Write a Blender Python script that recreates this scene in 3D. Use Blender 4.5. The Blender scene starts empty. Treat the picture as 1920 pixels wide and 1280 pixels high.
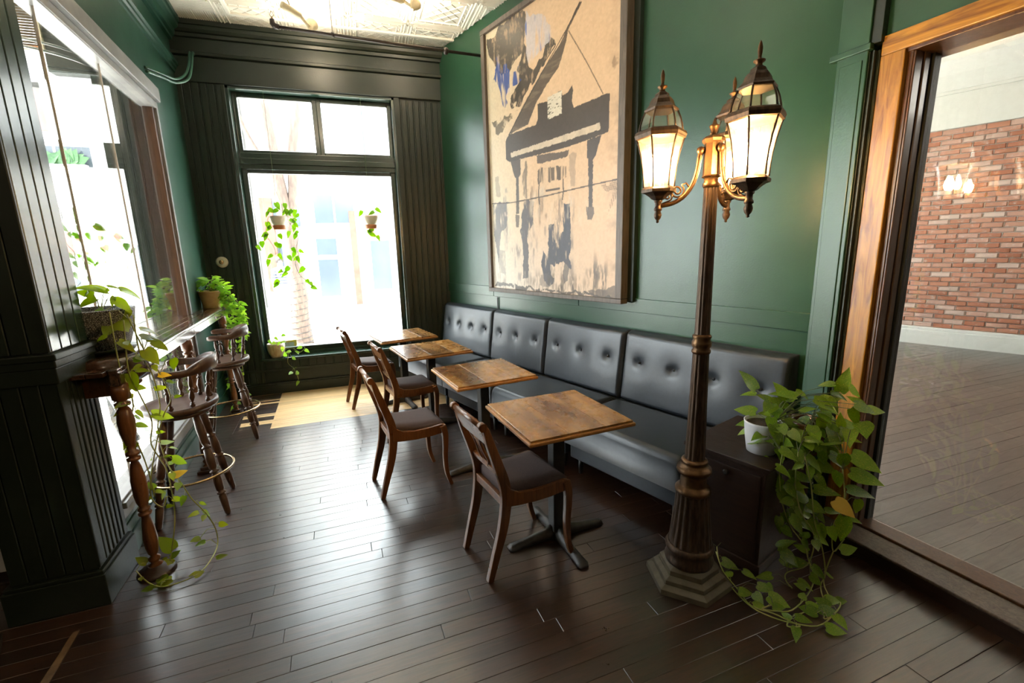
import bpy, math, random
from mathutils import Vector, Matrix, Euler, noise
random.seed(7)
SC = bpy.context.scene
COL = SC.collection
R = math.radians

# ------------------------------------------------------------------ camera, world, sun, exposure
cam_d = bpy.data.cameras.new('camera'); cam = bpy.data.objects.new('camera', cam_d); COL.objects.link(cam)
cam_d.sensor_width = 36.0; cam_d.lens = 847.69/1920*36; cam_d.clip_start = 0.05; cam_d.clip_end = 300
YAW, PITCH, ROLL = R(18.495), R(11.597), R(1.502)
fwd = Vector((math.sin(YAW)*math.cos(PITCH), math.cos(YAW)*math.cos(PITCH), -math.sin(PITCH)))
r0 = Vector((math.cos(YAW), -math.sin(YAW), 0)); d0 = fwd.cross(r0)
rr = math.cos(ROLL)*r0+math.sin(ROLL)*d0; dd = -math.sin(ROLL)*r0+math.cos(ROLL)*d0
cam.matrix_world = Matrix(((rr.x, -dd.x, -fwd.x, 0), (rr.y, -dd.y, -fwd.y, 0), (rr.z, -dd.z, -fwd.z, 1.65), (0, 0, 0, 1)))
SC.camera = cam

world = bpy.data.worlds.new('world'); SC.world = world; world.use_nodes = True
wn = world.node_tree; wn.nodes.clear()
wo = wn.nodes.new('ShaderNodeOutputWorld'); wb = wn.nodes.new('ShaderNodeBackground')
wb.inputs[0].default_value = (0.90, 0.95, 1.0, 1); wb.inputs[1].default_value = 9.5
wn.links.new(wb.outputs[0], wo.inputs[0])
sun_d = bpy.data.lights.new('sun', 'SUN'); sun_d.energy = 30; sun_d.angle = R(1.5); sun_d.color = (1, .95, .88)
sun = bpy.data.objects.new('sun', sun_d); COL.objects.link(sun)
sun.rotation_euler = Vector((0.50, 0.04, -0.80)).to_track_quat('-Z', 'Y').to_euler()   # high sun along the street
sun.location = (-10, 10, 20)
vs = SC.view_settings
vs.view_transform = 'Standard'; vs.look = 'None'; vs.gamma = 1; vs.use_curve_mapping = False
vs.exposure = 0.95
SC.cycles.max_bounces = 10; SC.cycles.diffuse_bounces = 6; SC.cycles.transparent_max_bounces = 24
SC.cycles.sample_clamp_indirect = 8; SC.cycles.caustics_reflective = False; SC.cycles.caustics_refractive = False

# ------------------------------------------------------------------ mesh builder
class MB:
    def __init__(s): s.v = []; s.f = []; s.sm = []; s.c = []
    def add(s, vs_, fs, smooth=False):
        n = len(s.v); s.v += [tuple(v) for v in vs_]; s.f += [tuple(n+i for i in f) for f in fs]; s.sm += [smooth]*len(fs)
        return s
    def box(s, x0, x1, y0, y1, z0, z1, rz=0, piv=None):
        vs_ = [(x, y, z) for z in (z0, z1) for x, y in ((x0, y0), (x1, y0), (x1, y1), (x0, y1))]
        if rz:
            px, py = piv or ((x0+x1)/2, (y0+y1)/2); c, sn = math.cos(rz), math.sin(rz)
            vs_ = [(px+(x-px)*c-(y-py)*sn, py+(x-px)*sn+(y-py)*c, z) for x, y, z in vs_]
        return s.add(vs_, [(3, 2, 1, 0), (4, 5, 6, 7), (0, 1, 5, 4), (1, 2, 6, 5), (2, 3, 7, 6), (3, 0, 4, 7)])
    def prism(s, pts, a0, a1, axis='z', smooth=False):
        """closed outline pts (2D) swept along axis from a0 to a1"""
        n = len(pts)
        def m(p, a):
            return (p[0], p[1], a) if axis == 'z' else ((p[0], a, p[1]) if axis == 'y' else (a, p[0], p[1]))
        vs_ = [m(p, a0) for p in pts]+[m(p, a1) for p in pts]
        fs = [tuple(range(n))[::-1], tuple(range(n, 2*n))]
        k = len(s.v); s.add(vs_, fs)
        base = [(i, (i+1) % n, n+(i+1) % n, n+i) for i in range(n)]
        s.f += [tuple(k+i for i in f) for f in base]; s.sm += [smooth]*n
        return s
    def lathe(s, prof, cx=0, cy=0, n=24, ph=0, smooth=True, z0=0):
        vs_ = []; fs = []
        for r_, z in prof:
            for i in range(n):
                a = 2*math.pi*i/n+ph; vs_.append((cx+r_*math.cos(a), cy+r_*math.sin(a), z+z0))
        m = len(prof)
        for j in range(m-1):
            for i in range(n):
                fs.append((j*n+i, j*n+(i+1) % n, (j+1)*n+(i+1) % n, (j+1)*n+i))
        s.add(vs_, fs, smooth)
        k = len(s.v)-len(vs_)
        s.f.append(tuple(k+i for i in range(n))[::-1]); s.sm.append(False)
        s.f.append(tuple(k+(m-1)*n+i for i in range(n))); s.sm.append(False)
        return s
    def tube(s, pts, rad, n=8, cap=True, smooth=True, flat=None):
        pts = [Vector(p) for p in pts]; m = len(pts)
        if not isinstance(rad, (list, tuple)): rad = [rad]*m
        up = None; vs_ = []
        for i, p in enumerate(pts):
            t = (pts[min(i+1, m-1)]-pts[max(i-1, 0)])
            if t.length < 1e-9: t = Vector((0, 0, 1))
            t.normalize()
            if up is None:
                up = Vector((0, 0, 1)) if abs(t.z) < .9 else Vector((1, 0, 0))
            a = t.cross(up); 
            if a.length < 1e-6: a = t.cross(Vector((0, 1, 0)))
            a.normalize(); b = a.cross(t); up = b
            for k in range(n):
                an = 2*math.pi*k/n
                vs_.append(p+a*math.cos(an)*rad[i]*(flat or 1)+b*math.sin(an)*rad[i])
        fs = [(j*n+i, j*n+(i+1) % n, (j+1)*n+(i+1) % n, (j+1)*n+i) for j in range(m-1) for i in range(n)]
        s.add(vs_, fs, smooth)
        if cap:
            k = len(s.v)-len(vs_)
            s.f.append(tuple(k+i for i in range(n))[::-1]); s.sm.append(False)
            s.f.append(tuple(k+(m-1)*n+i for i in range(n))); s.sm.append(False)
        return s
    def turned(s, p0, p1, prof, n=12):
        """lathe profile [(radius, t)] between two points"""
        p0 = Vector(p0); p1 = Vector(p1)
        return s.tube([p0.lerp(p1, t) for r_, t in prof], [r_ for r_, t in prof], n)
    def grid(s, fn, nu, nv, smooth=True):
        vs_ = [fn(i/nu, j/nv) for j in range(nv+1) for i in range(nu+1)]
        fs = [(j*(nu+1)+i, j*(nu+1)+i+1, (j+1)*(nu+1)+i+1, (j+1)*(nu+1)+i) for j in range(nv) for i in range(nu)]
        return s.add(vs_, fs, smooth)
    def mesh(s, name):
        me = bpy.data.meshes.new(name); me.from_pydata(s.v, [], s.f); me.update()
        me.polygons.foreach_set('use_smooth', s.sm)
        return me
    def build(s, name, mat, parent=None, bevel=0, seg=2, **kw):
        me = s.mesh(name)
        if mat: me.materials.append(mat)
        return link(name, me, parent, bevel, seg, **kw)

def link(name, me, parent=None, bevel=0, seg=2, label=None, cat=None, group=None, kind=None, loc=None, rz=None):
    o = bpy.data.objects.new(name, me); COL.objects.link(o)
    if parent: o.parent = parent
    if bevel:
        b = o.modifiers.new('bevel', 'BEVEL'); b.width = bevel; b.segments = seg; b.limit_method = 'ANGLE'; b.angle_limit = R(40)
    if loc is not None: o.location = loc
    if rz is not None: o.rotation_euler = (0, 0, rz)
    return tag(o, label, cat, group, kind)
def tag(o, label=None, cat=None, group=None, kind=None):
    if label: o['label'] = label
    if cat: o['category'] = cat
    if group: o['group'] = group
    if kind: o['kind'] = kind
    return o
def empty(name, loc=(0, 0, 0), rz=0, **kw):
    o = bpy.data.objects.new(name, None); COL.objects.link(o); o.location = loc; o.rotation_euler = (0, 0, rz); o.empty_display_size = .1
    return tag(o, **kw)
def kids(o): return [c for c in bpy.data.objects if c.parent == o]
def copy_tree(o, parent=None):
    c = o.copy(); COL.objects.link(c); c.parent = parent
    for ch in kids(o): copy_tree(ch, c)
    return c

# ------------------------------------------------------------------ materials
def nt(name):
    m = bpy.data.materials.new(name); m.use_nodes = True; t = m.node_tree
    return m, t, t.nodes['Principled BSDF']
def L(t, a, b): t.links.new(a, b)
def ramp(t, fac, stops):
    r_ = t.nodes.new('ShaderNodeValToRGB'); e = r_.color_ramp.elements
    e[0].position, e[0].color = stops[0][0], (*stops[0][1], 1); e[1].position, e[1].color = stops[-1][0], (*stops[-1][1], 1)
    for p, c in stops[1:-1]: x = e.new(p); x.color = (*c, 1)
    L(t, fac, r_.inputs[0]); return r_
def coords(t, scale=(1, 1, 1), kind='Object', rnd=False):
    tc = t.nodes.new('ShaderNodeTexCoord'); mp = t.nodes.new('ShaderNodeMapping'); mp.inputs['Scale'].default_value = scale
    L(t, tc.outputs[kind], mp.inputs[0])
    if rnd:
        oi = t.nodes.new('ShaderNodeObjectInfo'); ml = t.nodes.new('ShaderNodeMath'); ml.operation = 'MULTIPLY'; ml.inputs[1].default_value = 37
        L(t, oi.outputs['Random'], ml.inputs[0]); cb = t.nodes.new('ShaderNodeCombineXYZ')
        for i in range(3): L(t, ml.outputs[0], cb.inputs[i])
        L(t, cb.outputs[0], mp.inputs['Location'])
    return mp
def noisen(t, mp, scale, detail=4, rough=.55, dist=0):
    n = t.nodes.new('ShaderNodeTexNoise'); n.inputs['Scale'].default_value = scale; n.inputs['Detail'].default_value = detail
    n.inputs['Roughness'].default_value = rough; n.inputs['Distortion'].default_value = dist
    if mp: L(t, mp.outputs[0], n.inputs['Vector'])
    return n
def bump(t, src, p, strength=.2, dist=.01):
    b = t.nodes.new('ShaderNodeBump'); b.inputs['Strength'].default_value = strength; b.inputs['Distance'].default_value = dist
    L(t, src, b.inputs['Height']); L(t, b.outputs[0], p.inputs['Normal']); return b
def plain(name, c1, c2=None, rough=.5, metal=0, scale=20, bmp=.0, spec=.5, coat=0, kind='Object', bscale=None, stretch=(1, 1, 1), rvar=0, mid=(.35, .65), **kw):
    m, t, p = nt(name); mp = coords(t, stretch, kind)
    p.inputs['Metallic'].default_value = metal; p.inputs['Roughness'].default_value = rough; p.inputs['Specular IOR Level'].default_value = spec
    p.inputs['Coat Weight'].default_value = coat; p.inputs['Coat Roughness'].default_value = .15
    n = noisen(t, mp, scale)
    r_ = ramp(t, n.outputs[0], [(mid[0], c1), (mid[1], c2 or tuple(x*.8 for x in c1))]); L(t, r_.outputs[0], p.inputs['Base Color'])
    if rvar:
        mr = t.nodes.new('ShaderNodeMapRange'); mr.inputs[3].default_value = rough-rvar; mr.inputs[4].default_value = rough+rvar
        n3 = noisen(t, mp, scale*.6); L(t, n3.outputs[0], mr.inputs[0]); L(t, mr.outputs[0], p.inputs['Roughness'])
    if bmp:
        n2 = noisen(t, mp, bscale or scale*3); bump(t, n2.outputs[0], p, bmp)
    return m
def wood(name, dark, light, rough=.35, scale=6, axis=0, coat=.0, bmp=.15, rnd=True, rndamt=.35, worn=None, spec=.5, knots=False, crough=.12, warp=1.2):
    m, t, p = nt(name); st = [9, 9, 9]; st[axis] = .8; mp = coords(t, st, rnd=rnd)
    n = noisen(t, mp, scale, 6 if warp > .5 else 3, .6, warp)
    r_ = ramp(t, n.outputs[0], [(.3, dark), (.7, light)])
    src = r_.outputs[0]
    if knots:
        mk = coords(t, (.8, 2.4, 2.4) if axis == 0 else (2.4, .8, 2.4), rnd=rnd); nk = noisen(t, mk, 1.7, 0, .5, .5)
        rk = ramp(t, nk.outputs[0], [(.25, (.42, .34, .28)), (.52, (1, 1, 1))]); mx = t.nodes.new('ShaderNodeMix'); mx.data_type = 'RGBA'; mx.blend_type = 'MULTIPLY'; mx.inputs[0].default_value = 1
        L(t, src, mx.inputs[6]); L(t, rk.outputs[0], mx.inputs[7]); src = mx.outputs[2]
    if rnd and rndamt:
        oi = t.nodes.new('ShaderNodeObjectInfo'); hs = t.nodes.new('ShaderNodeHueSaturation'); mr = t.nodes.new('ShaderNodeMapRange')
        mr.inputs[3].default_value = 1-rndamt; mr.inputs[4].default_value = 1+rndamt; L(t, oi.outputs['Random'], mr.inputs[0]); L(t, mr.outputs[0], hs.inputs['Value']); L(t, src, hs.inputs['Color']); src = hs.outputs[0]
    mpw = coords(t, (1, 1, 1)) 
    if worn:
        mw = coords(t, (1.2, 5, 5) if axis == 0 else (5, 1.2, 5), rnd=rnd); nw = noisen(t, mw, 5, 8, .75, .6)
        rw = ramp(t, nw.outputs[0], [(worn[1], (0, 0, 0)), (worn[1]+.05, (1, 1, 1))]); mx = t.nodes.new('ShaderNodeMix'); mx.data_type = 'RGBA'
        L(t, rw.outputs[0], mx.inputs[0]); L(t, src, mx.inputs[6]); mx.inputs[7].default_value = (*worn[0], 1); src = mx.outputs[2]
    L(t, src, p.inputs['Base Color']); p.inputs['Specular IOR Level'].default_value = spec
    p.inputs['Coat Weight'].default_value = coat; p.inputs['Coat Roughness'].default_value = crough
    n2 = noisen(t, coords(t, (3, 3, 3), rnd=rnd), 4, 5, .7); mr2 = t.nodes.new('ShaderNodeMapRange'); mr2.inputs[3].default_value = rough-.12; mr2.inputs[4].default_value = rough+.14
    L(t, n2.outputs[0], mr2.inputs[0]); L(t, mr2.outputs[0], p.inputs['Roughness'])
    if bmp: bump(t, n.outputs[0], p, bmp, .004)
    return m
def glass(name, tint=(1, 1, 1), refl=1.0, haze=0.0, rough=0.0):
    m, t, p = nt(name); t.nodes.remove(p); out = t.nodes['Material Output']
    tr = t.nodes.new('ShaderNodeBsdfTransparent'); tr.inputs[0].default_value = (*tint, 1)
    gl = t.nodes.new('ShaderNodeBsdfGlossy'); gl.inputs['Roughness'].default_value = rough
    lw = t.nodes.new('ShaderNodeLayerWeight'); lw.inputs[0].default_value = .5                    # Schlick's law, alike on both faces of the pane
    pw = t.nodes.new('ShaderNodeMath'); pw.operation = 'POWER'; pw.inputs[1].default_value = 5; L(t, lw.outputs['Facing'], pw.inputs[0])
    ma = t.nodes.new('ShaderNodeMath'); ma.operation = 'MULTIPLY_ADD'; ma.inputs[1].default_value = .96; ma.inputs[2].default_value = .04; L(t, pw.outputs[0], ma.inputs[0])
    mu = t.nodes.new('ShaderNodeMath'); mu.operation = 'MULTIPLY'; mu.inputs[1].default_value = refl; mu.use_clamp = True; L(t, ma.outputs[0], mu.inputs[0])
    mx = t.nodes.new('ShaderNodeMixShader'); L(t, mu.outputs[0], mx.inputs[0]); L(t, tr.outputs[0], mx.inputs[1]); L(t, gl.outputs[0], mx.inputs[2])
    last = mx
    if haze:
        mp = coords(t, (1, 1, 1)); n = noisen(t, mp, 3.5, 8, .7, .8); rp = ramp(t, n.outputs[0], [(.35, (haze*.3, haze*.3, haze*.3)), (.8, (haze, haze, haze))])
        df = t.nodes.new('ShaderNodeBsdfTranslucent'); df.inputs[0].default_value = (.7, .72, .72, 1); m2 = t.nodes.new('ShaderNodeMixShader')
        L(t, rp.outputs[0], m2.inputs[0]); L(t, mx.outputs[0], m2.inputs[1]); L(t, df.outputs[0], m2.inputs[2]); last = m2
    L(t, last.outputs[0], out.inputs[0]); return m
def emit(name, col, st):
    m, t, p = nt(name); p.inputs['Base Color'].default_value = (*col, 1); p.inputs['Emission Color'].default_value = (*col, 1); p.inputs['Emission Strength'].default_value = st
    return m
def leafmat(name, dark, light, yellow, yth=.6, trans=.35, rough=.3):
    m, t, p = nt(name); out = t.nodes['Material Output']; oi = t.nodes.new('ShaderNodeObjectInfo')
    base = ramp(t, oi.outputs['Random'], [(0, dark), (1, light)])
    mp = coords(t, (1, 3.5, 1), rnd=True); n = noisen(t, mp, 16, 6, .7, 1.5); rp = ramp(t, n.outputs[0], [(yth, (0, 0, 0)), (yth+.06, (1, 1, 1))])
    mx = t.nodes.new('ShaderNodeMix'); mx.data_type = 'RGBA'; L(t, rp.outputs[0], mx.inputs[0]); L(t, base.outputs[0], mx.inputs[6]); mx.inputs[7].default_value = (*yellow, 1)
    L(t, mx.outputs[2], p.inputs['Base Color']); p.inputs['Roughness'].default_value = rough
    tl = t.nodes.new('ShaderNodeBsdfTranslucent'); hs = t.nodes.new('ShaderNodeHueSaturation'); hs.inputs['Value'].default_value = 2.2; hs.inputs['Saturation'].default_value = 1.1
    L(t, mx.outputs[2], hs.inputs['Color']); L(t, hs.outputs[0], tl.inputs[0])
    ms = t.nodes.new('ShaderNodeMixShader'); ms.inputs[0].default_value = trans; L(t, p.outputs[0], ms.inputs[1]); L(t, tl.outputs[0], ms.inputs[2]); L(t, ms.outputs[0], out.inputs[0])
    return m

GREEN = (.014, .056, .034); GREEN2 = (.009, .060, .038)
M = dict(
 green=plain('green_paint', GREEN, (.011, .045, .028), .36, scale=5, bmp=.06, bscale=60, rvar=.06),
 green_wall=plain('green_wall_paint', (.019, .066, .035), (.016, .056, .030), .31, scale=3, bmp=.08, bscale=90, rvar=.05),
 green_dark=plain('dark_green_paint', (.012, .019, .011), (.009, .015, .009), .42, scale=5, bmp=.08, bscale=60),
 green_sash=plain('sash_green_paint', (.011, .036, .023), (.009, .030, .019), .26, scale=6, bmp=.05, spec=.8, coat=.5),
 floor=wood('dark_stained_board', (.014, .0056, .0028), (.038, .0145, .006), .32, 5, 0, coat=1.0, crough=.23, spec=.8, bmp=.2, worn=((.30, .13, .035), .86)),
 floor_gap=plain('board_gap', (.02, .012, .006), (.05, .028, .01), .8),
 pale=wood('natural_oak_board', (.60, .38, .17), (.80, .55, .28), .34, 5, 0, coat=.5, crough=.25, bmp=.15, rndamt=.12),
 side=wood('side_room_board', (.05, .042, .035), (.10, .085, .07), .42, 5, 0, coat=.6, crough=.30, bmp=.2, worn=((.3, .22, .15), .76), rndamt=.25),
 ceil=plain('white_ceiling_tin', (.93, .89, .80), (.90, .86, .77), .45, scale=8, bmp=.05),
 table=wood('table_maple', (.22, .10, .025), (.44, .23, .065), .27, 2.2, 1, coat=.3, bmp=0, knots=True, rndamt=.15, warp=.4),
 tedge=wood('table_edge_maple', (.26, .11, .025), (.42, .20, .06), .3, 4, 1, coat=.3, bmp=.08, rndamt=.1),
 chair=wood('chair_walnut', (.075, .025, .008), (.19, .072, .021), .30, 5, 2, coat=.3, bmp=.1, rndamt=.15),
 stool=wood('stool_maple', (.042, .020, .012), (.095, .045, .025), .40, 6, 2, coat=.06, bmp=.12, rndamt=.1),
 fabric=plain('brown_seat_fabric', (.085, .055, .050), (.060, .040, .038), .75, scale=220, bmp=.3, bscale=400, spec=.3),
 iron=plain('black_iron', (.018, .018, .018), (.028, .026, .024), .42, scale=30, bmp=.12, bscale=90),
 dust_iron=plain('dusty_grey_iron', (.06, .055, .048), (.035, .032, .03), .5, scale=30, bmp=.12, bscale=90),
 vinyl=plain('black_vinyl', (.017, .023, .031), (.013, .018, .024), .42, scale=40, bmp=.10, bscale=260, spec=.65, coat=.10),
 button=plain('black_vinyl_button', (.02, .022, .026), None, .18),
 bronze=plain('antique_bronze', (.16, .085, .035), (.085, .045, .020), .38, metal=.75, scale=24, bmp=.12, bscale=70),
 bronze_dk=plain('dark_bronze', (.105, .065, .040), (.055, .035, .022), .42, metal=.6, scale=24, bmp=.14, bscale=70, stretch=(3, 3, .6)),
 stone=plain('dusty_lamp_plinth', (.115, .095, .055), (.075, .062, .036), .6, scale=20, bmp=.12),
 brass=plain('worn_brass', (.55, .40, .22), (.38, .27, .15), .26, metal=1, scale=30),
 lampglass=glass('lantern_glass', (1, .97, .88), 1.2, haze=.17),  # scattering put into clear panes so they glow like bulb glare
 window=glass('window_glass', (.97, 1, .99), 1.0),
 wglass=glass('shop_glass', (.96, .98, .97), 2.0, haze=.004),
 sglass=glass('side_room_glass', (.96, .97, .96), 3.2),
 bulb=emit('lit_bulb', (1, .62, .26), 270),
 orange=wood('amber_stained_casing', (.13, .045, .004), (.50, .25, .025), .34, 3.2, 2, coat=.1, bmp=.1, rnd=False),
 orange_h=wood('amber_stained_header', (.13, .045, .004), (.50, .25, .025), .34, 3.2, 0, coat=.1, bmp=.1, rnd=False),
 jamb=wood('dark_brown_jamb', (.045, .018, .006), (.10, .042, .014), .35, 5, 2, coat=.2, bmp=.1, rnd=False),
 brownjamb=wood('brown_window_jamb', (.06, .028, .013), (.11, .05, .024), .4, 5, 2, coat=.1, rnd=False),
 black=plain('near_black_paint', (.012, .014, .012), None, .5),
 brick=None, mortar=plain('pale_mortar', (.66, .58, .52), (.56, .48, .43), .9, scale=30, bmp=.3),
 white=plain('white_gloss_paint', (.82, .80, .76), (.78, .76, .72), .4),
 cabinet=wood('dark_mahogany', (.016, .007, .004), (.034, .015, .008), .45, 5, 0, coat=.0, bmp=.1, rnd=False),
 counter=wood('counter_dark_board', (.035, .016, .009), (.075, .036, .020), .18, 5, 0, coat=.7, bmp=.08, rndamt=.25),
 rail=wood('rail_wood', (.030, .017, .012), (.075, .045, .030), .20, 5, 0, coat=.9, bmp=.1, rnd=False),
 inlay=plain('pearl_inlay', (.20, .10, .04), None, .3),
 frame=wood('weathered_grey_frame', (.055, .042, .034), (.14, .11, .085), .5, 6, 2, bmp=.2, rnd=False),
 cream=plain('cream_glaze', (.88, .82, .68), (.82, .76, .62), .35, scale=20),
 terra=plain('terracotta', (.52, .20, .06), (.42, .15, .05), .6),
 soil=plain('potting_soil', (.03, .02, .012), (.06, .04, .025), .95, scale=60, bmp=.5),
 stem=plain('vine_stem', (.22, .28, .05), (.36, .34, .10), .5, scale=10),
 stemdk=plain('dark_vine_stem', (.06, .085, .03), (.13, .14, .04), .5, scale=10),
 whitepot=plain('white_ceramic', (.72, .72, .74), (.66, .66, .68), .35),
 brownpot=plain('brown_glass_pot', (.10, .035, .012), (.05, .016, .006), .15, coat=.6, scale=26),
 yellowpot=plain('ochre_glaze', (.52, .38, .15), (.42, .28, .10), .35, scale=12),
 sillpot=plain('mottled_tan_glaze', (.46, .38, .26), (.34, .22, .12), .4, scale=14, stretch=(3, 3, .5)),
 leafA=leafmat('pothos_leaf_yellow_green', (.10, .17, .012), (.26, .30, .02), (.52, .42, .05), .62, .35),
 leafR=leafmat('pothos_leaf_deep', (.070, .150, .010), (.18, .30, .02), (.58, .52, .08), .57, .3),
 leafB=leafmat('pothos_leaf_bright', (.12, .26, .03), (.28, .44, .06), (.60, .62, .20), .66, .40),
 leafH=leafmat('hanging_pothos_leaf', (.06, .16, .010), (.13, .25, .015), (.30, .34, .06), .66, .20),
 leafY=leafmat('yellowed_leaf', (.50, .28, .03), (.55, .36, .05), (.6, .4, .1), .7, .35),
 cable=plain('painted_conduit', (.05, .13, .09), None, .3),
 pipe=plain('dark_pipe', (.05, .035, .028), (.035, .025, .02), .45, metal=.4),
 ivory=plain('ivory_enamel', (.62, .52, .34), (.55, .45, .28), .4),
 thermo=plain('ivory_plastic', (.62, .58, .45), None, .35),
 asphalt=plain('street_paving', (.45, .44, .42), (.38, .37, .36), .9, scale=3),
 concrete=plain('pale_concrete', (.72, .70, .66), (.64, .62, .58), .9, scale=4, bmp=.05),
 redbrick=plain('far_red_brick', (.22, .07, .05), (.16, .05, .035), .9, scale=5),
 pinkbrick=plain('far_pink_brick', (.26, .11, .09), (.20, .08, .065), .9, scale=5),
 facade=plain('pale_stucco', (.42, .40, .38), (.36, .34, .33), .9, scale=2),
 farglass=plain('far_window_glass', (.05, .062, .075), (.07, .085, .10), .15, scale=.4),
 bark=plain('tree_bark', (.13, .09, .07), (.08, .055, .045), .9, scale=12, bmp=.5, stretch=(2, 2, .5)),
 skin=plain('skin', (.5, .32, .24), None, .6), cloth_w=plain('white_trousers', (.75, .75, .75), None, .8),
 hair=plain('dark_hair', (.03, .02, .015), None, .6),
 fig=leafmat('dark_fig_leaf', (.02, .07, .02), (.05, .14, .04), (.1, .2, .05), .8, .1),
 mat=plain('brown_floor_mat', (.045, .036, .028), (.032, .026, .020), .95, scale=150, bmp=.4),
 metal=plain('brushed_steel', (.45, .45, .44), None, .35, metal=1),
 grey=plain('grey_frame_paint', (.26, .26, .25), (.20, .20, .20), .3, scale=8),
 steelrail=plain('grey_handrail', (.045, .05, .055), None, .45),
 bamboo=plain('bamboo_slat', (.16, .10, .05), (.10, .06, .03), .6, scale=20),
 blueglass=plain('car_paint_white', (.8, .8, .82), None, .2, coat=.8),
 tyre=plain('tyre_rubber', (.02, .02, .02), None, .8),
 yellow=plain('yellow_sign', (.75, .58, .10), None, .6), bluegrey=plain('pale_blue_sign', (.45, .55, .58), None, .6),
)
# brick: colour differs brick by brick
def brickmat():
    m, t, p = nt('old_red_brick'); oi = t.nodes.new('ShaderNodeObjectInfo'); geo = t.nodes.new('ShaderNodeNewGeometry')
    mp = coords(t, (1, 1, 1), rnd=True); n = noisen(t, mp, 18, 6, .7)
    a = ramp(t, oi.outputs['Random'], [(0, (.44, .16, .09)), (.45, (.56, .25, .16)), (.75, (.60, .34, .26)), (1, (.72, .54, .46))])
    mx = t.nodes.new('ShaderNodeMix'); mx.data_type = 'RGBA'; rp = ramp(t, n.outputs[0], [(.55, (0, 0, 0)), (.72, (.7, .7, .7))])
    L(t, rp.outputs[0], mx.inputs[0]); L(t, a.outputs[0], mx.inputs[6]); mx.inputs[7].default_value = (.80, .70, .64, 1); L(t, mx.outputs[2], p.inputs['Base Color'])
    p.inputs['Roughness'].default_value = .85; bump(t, n.outputs[0], p, .5, .01); return m
M['brick'] = brickmat()
def brickstuff():
    m, t, p = nt('old_red_brick_run'); mp = coords(t, (1, 1, 1)); n = noisen(t, mp, 9, 6, .7); w = t.nodes.new('ShaderNodeTexWhiteNoise'); w.noise_dimensions = '1D'
    g = t.nodes.new('ShaderNodeNewGeometry'); L(t, g.outputs['Random Per Island'], w.inputs[1])
    a = ramp(t, w.outputs[0], [(0, (.44, .16, .09)), (.45, (.56, .25, .16)), (.75, (.60, .34, .26)), (1, (.72, .54, .46))])
    L(t, a.outputs[0], p.inputs['Base Color']); p.inputs['Roughness'].default_value = .85; return m
M['brickrun'] = brickstuff()
# woven pattern glaze for the big dark pot
def potmat():
    m, t, p = nt('patterned_dark_pot'); mp = coords(t, (1, 1, 1)); v = t.nodes.new('ShaderNodeTexVoronoi'); v.feature = 'DISTANCE_TO_EDGE'; v.inputs['Scale'].default_value = 120
    L(t, mp.outputs[0], v.inputs['Vector']); rp = ramp(t, v.outputs['Distance'], [(.08, (.02, .02, .018)), (.2, (.26, .25, .21))]); L(t, rp.outputs[0], p.inputs['Base Color'])
    p.inputs['Roughness'].default_value = .5; bump(t, v.outputs['Distance'], p, .8, .01); return m
M['potA'] = potmat()
def stripemat():
    m, t, p = nt('striped_shirt'); mp = coords(t, (1, 1, 1)); w = t.nodes.new('ShaderNodeTexWave'); w.wave_type = 'BANDS'; w.bands_direction = 'Z'; w.inputs['Scale'].default_value = 4
    L(t, mp.outputs[0], w.inputs[0]); rp = ramp(t, w.outputs[0], [(.45, (.03, .04, .08)), (.55, (.85, .85, .85))]); L(t, rp.outputs[0], p.inputs['Base Color']); return m
M['stripe'] = stripemat()

# ------------------------------------------------------------------ wall frames (x along the wall, +y out of the room, -y into the room)
AZL = R(-4.3); AZR = R(-18.6)
CR = Vector((1.14, 5.93, 0))                       # corner of window wall and banquette wall
rR = math.atan2(-math.cos(AZR), -math.sin(AZR))    # runs from that corner towards the viewer
CL = Vector((-1.36, 2.85, 0)); rL = math.atan2(math.cos(AZL), math.sin(AZL))
CD = Vector((2.40, 1.86, 0)); rD = math.atan2(-math.cos(AZL), -math.sin(AZL))
def RW(s, d, z): return CR+Vector((math.cos(rR)*s+math.sin(rR)*d, math.sin(rR)*s-math.cos(rR)*d, z))   # d = distance into the room
def DW(s, d, z): return CD+Vector((math.cos(rD)*s+math.sin(rD)*d, math.sin(rD)*s-math.cos(rD)*d, z))
HC = 3.98
def struct(name, mb, mat, loc=(0, 0, 0), rz=0, bevel=0, parent=None):
    return mb.build(name, mat, parent, bevel, kind=None if parent else 'structure', loc=loc if not parent else None, rz=rz if not parent else None)

# ---------- floor of the cafe
fl = struct('floor', MB().box(-8.1, 2.75, -6.6, 6.1, -.06, -.009), M['floor_gap'])
def plank_mesh(name, mat, l, w, th=.009, g=.0010):
    mb = MB(); b = .0012; x0, x1, y0, y1 = g/2, l-g/2, g/2, w-g/2
    top = [(x0+b, y0+b, 0), (x1-b, y0+b, 0), (x1-b, y1-b, 0), (x0+b, y1-b, 0)]; mid = [(x0, y0, -b), (x1, y0, -b), (x1, y1, -b), (x0, y1, -b)]; bot = [(x0, y0, -th), (x1, y0, -th), (x1, y1, -th), (x0, y1, -th)]
    mb.add(top+mid+bot, [(0, 1, 2, 3)]+[(4+i, 4+(i+1) % 4, (i+1) % 4, i) for i in range(4)]+[(8+i, 8+(i+1) % 4, 4+(i+1) % 4, 4+i) for i in range(4)])
    me = mb.mesh(name); me.materials.append(mat); return me
rnd = random.Random(11)
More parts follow.
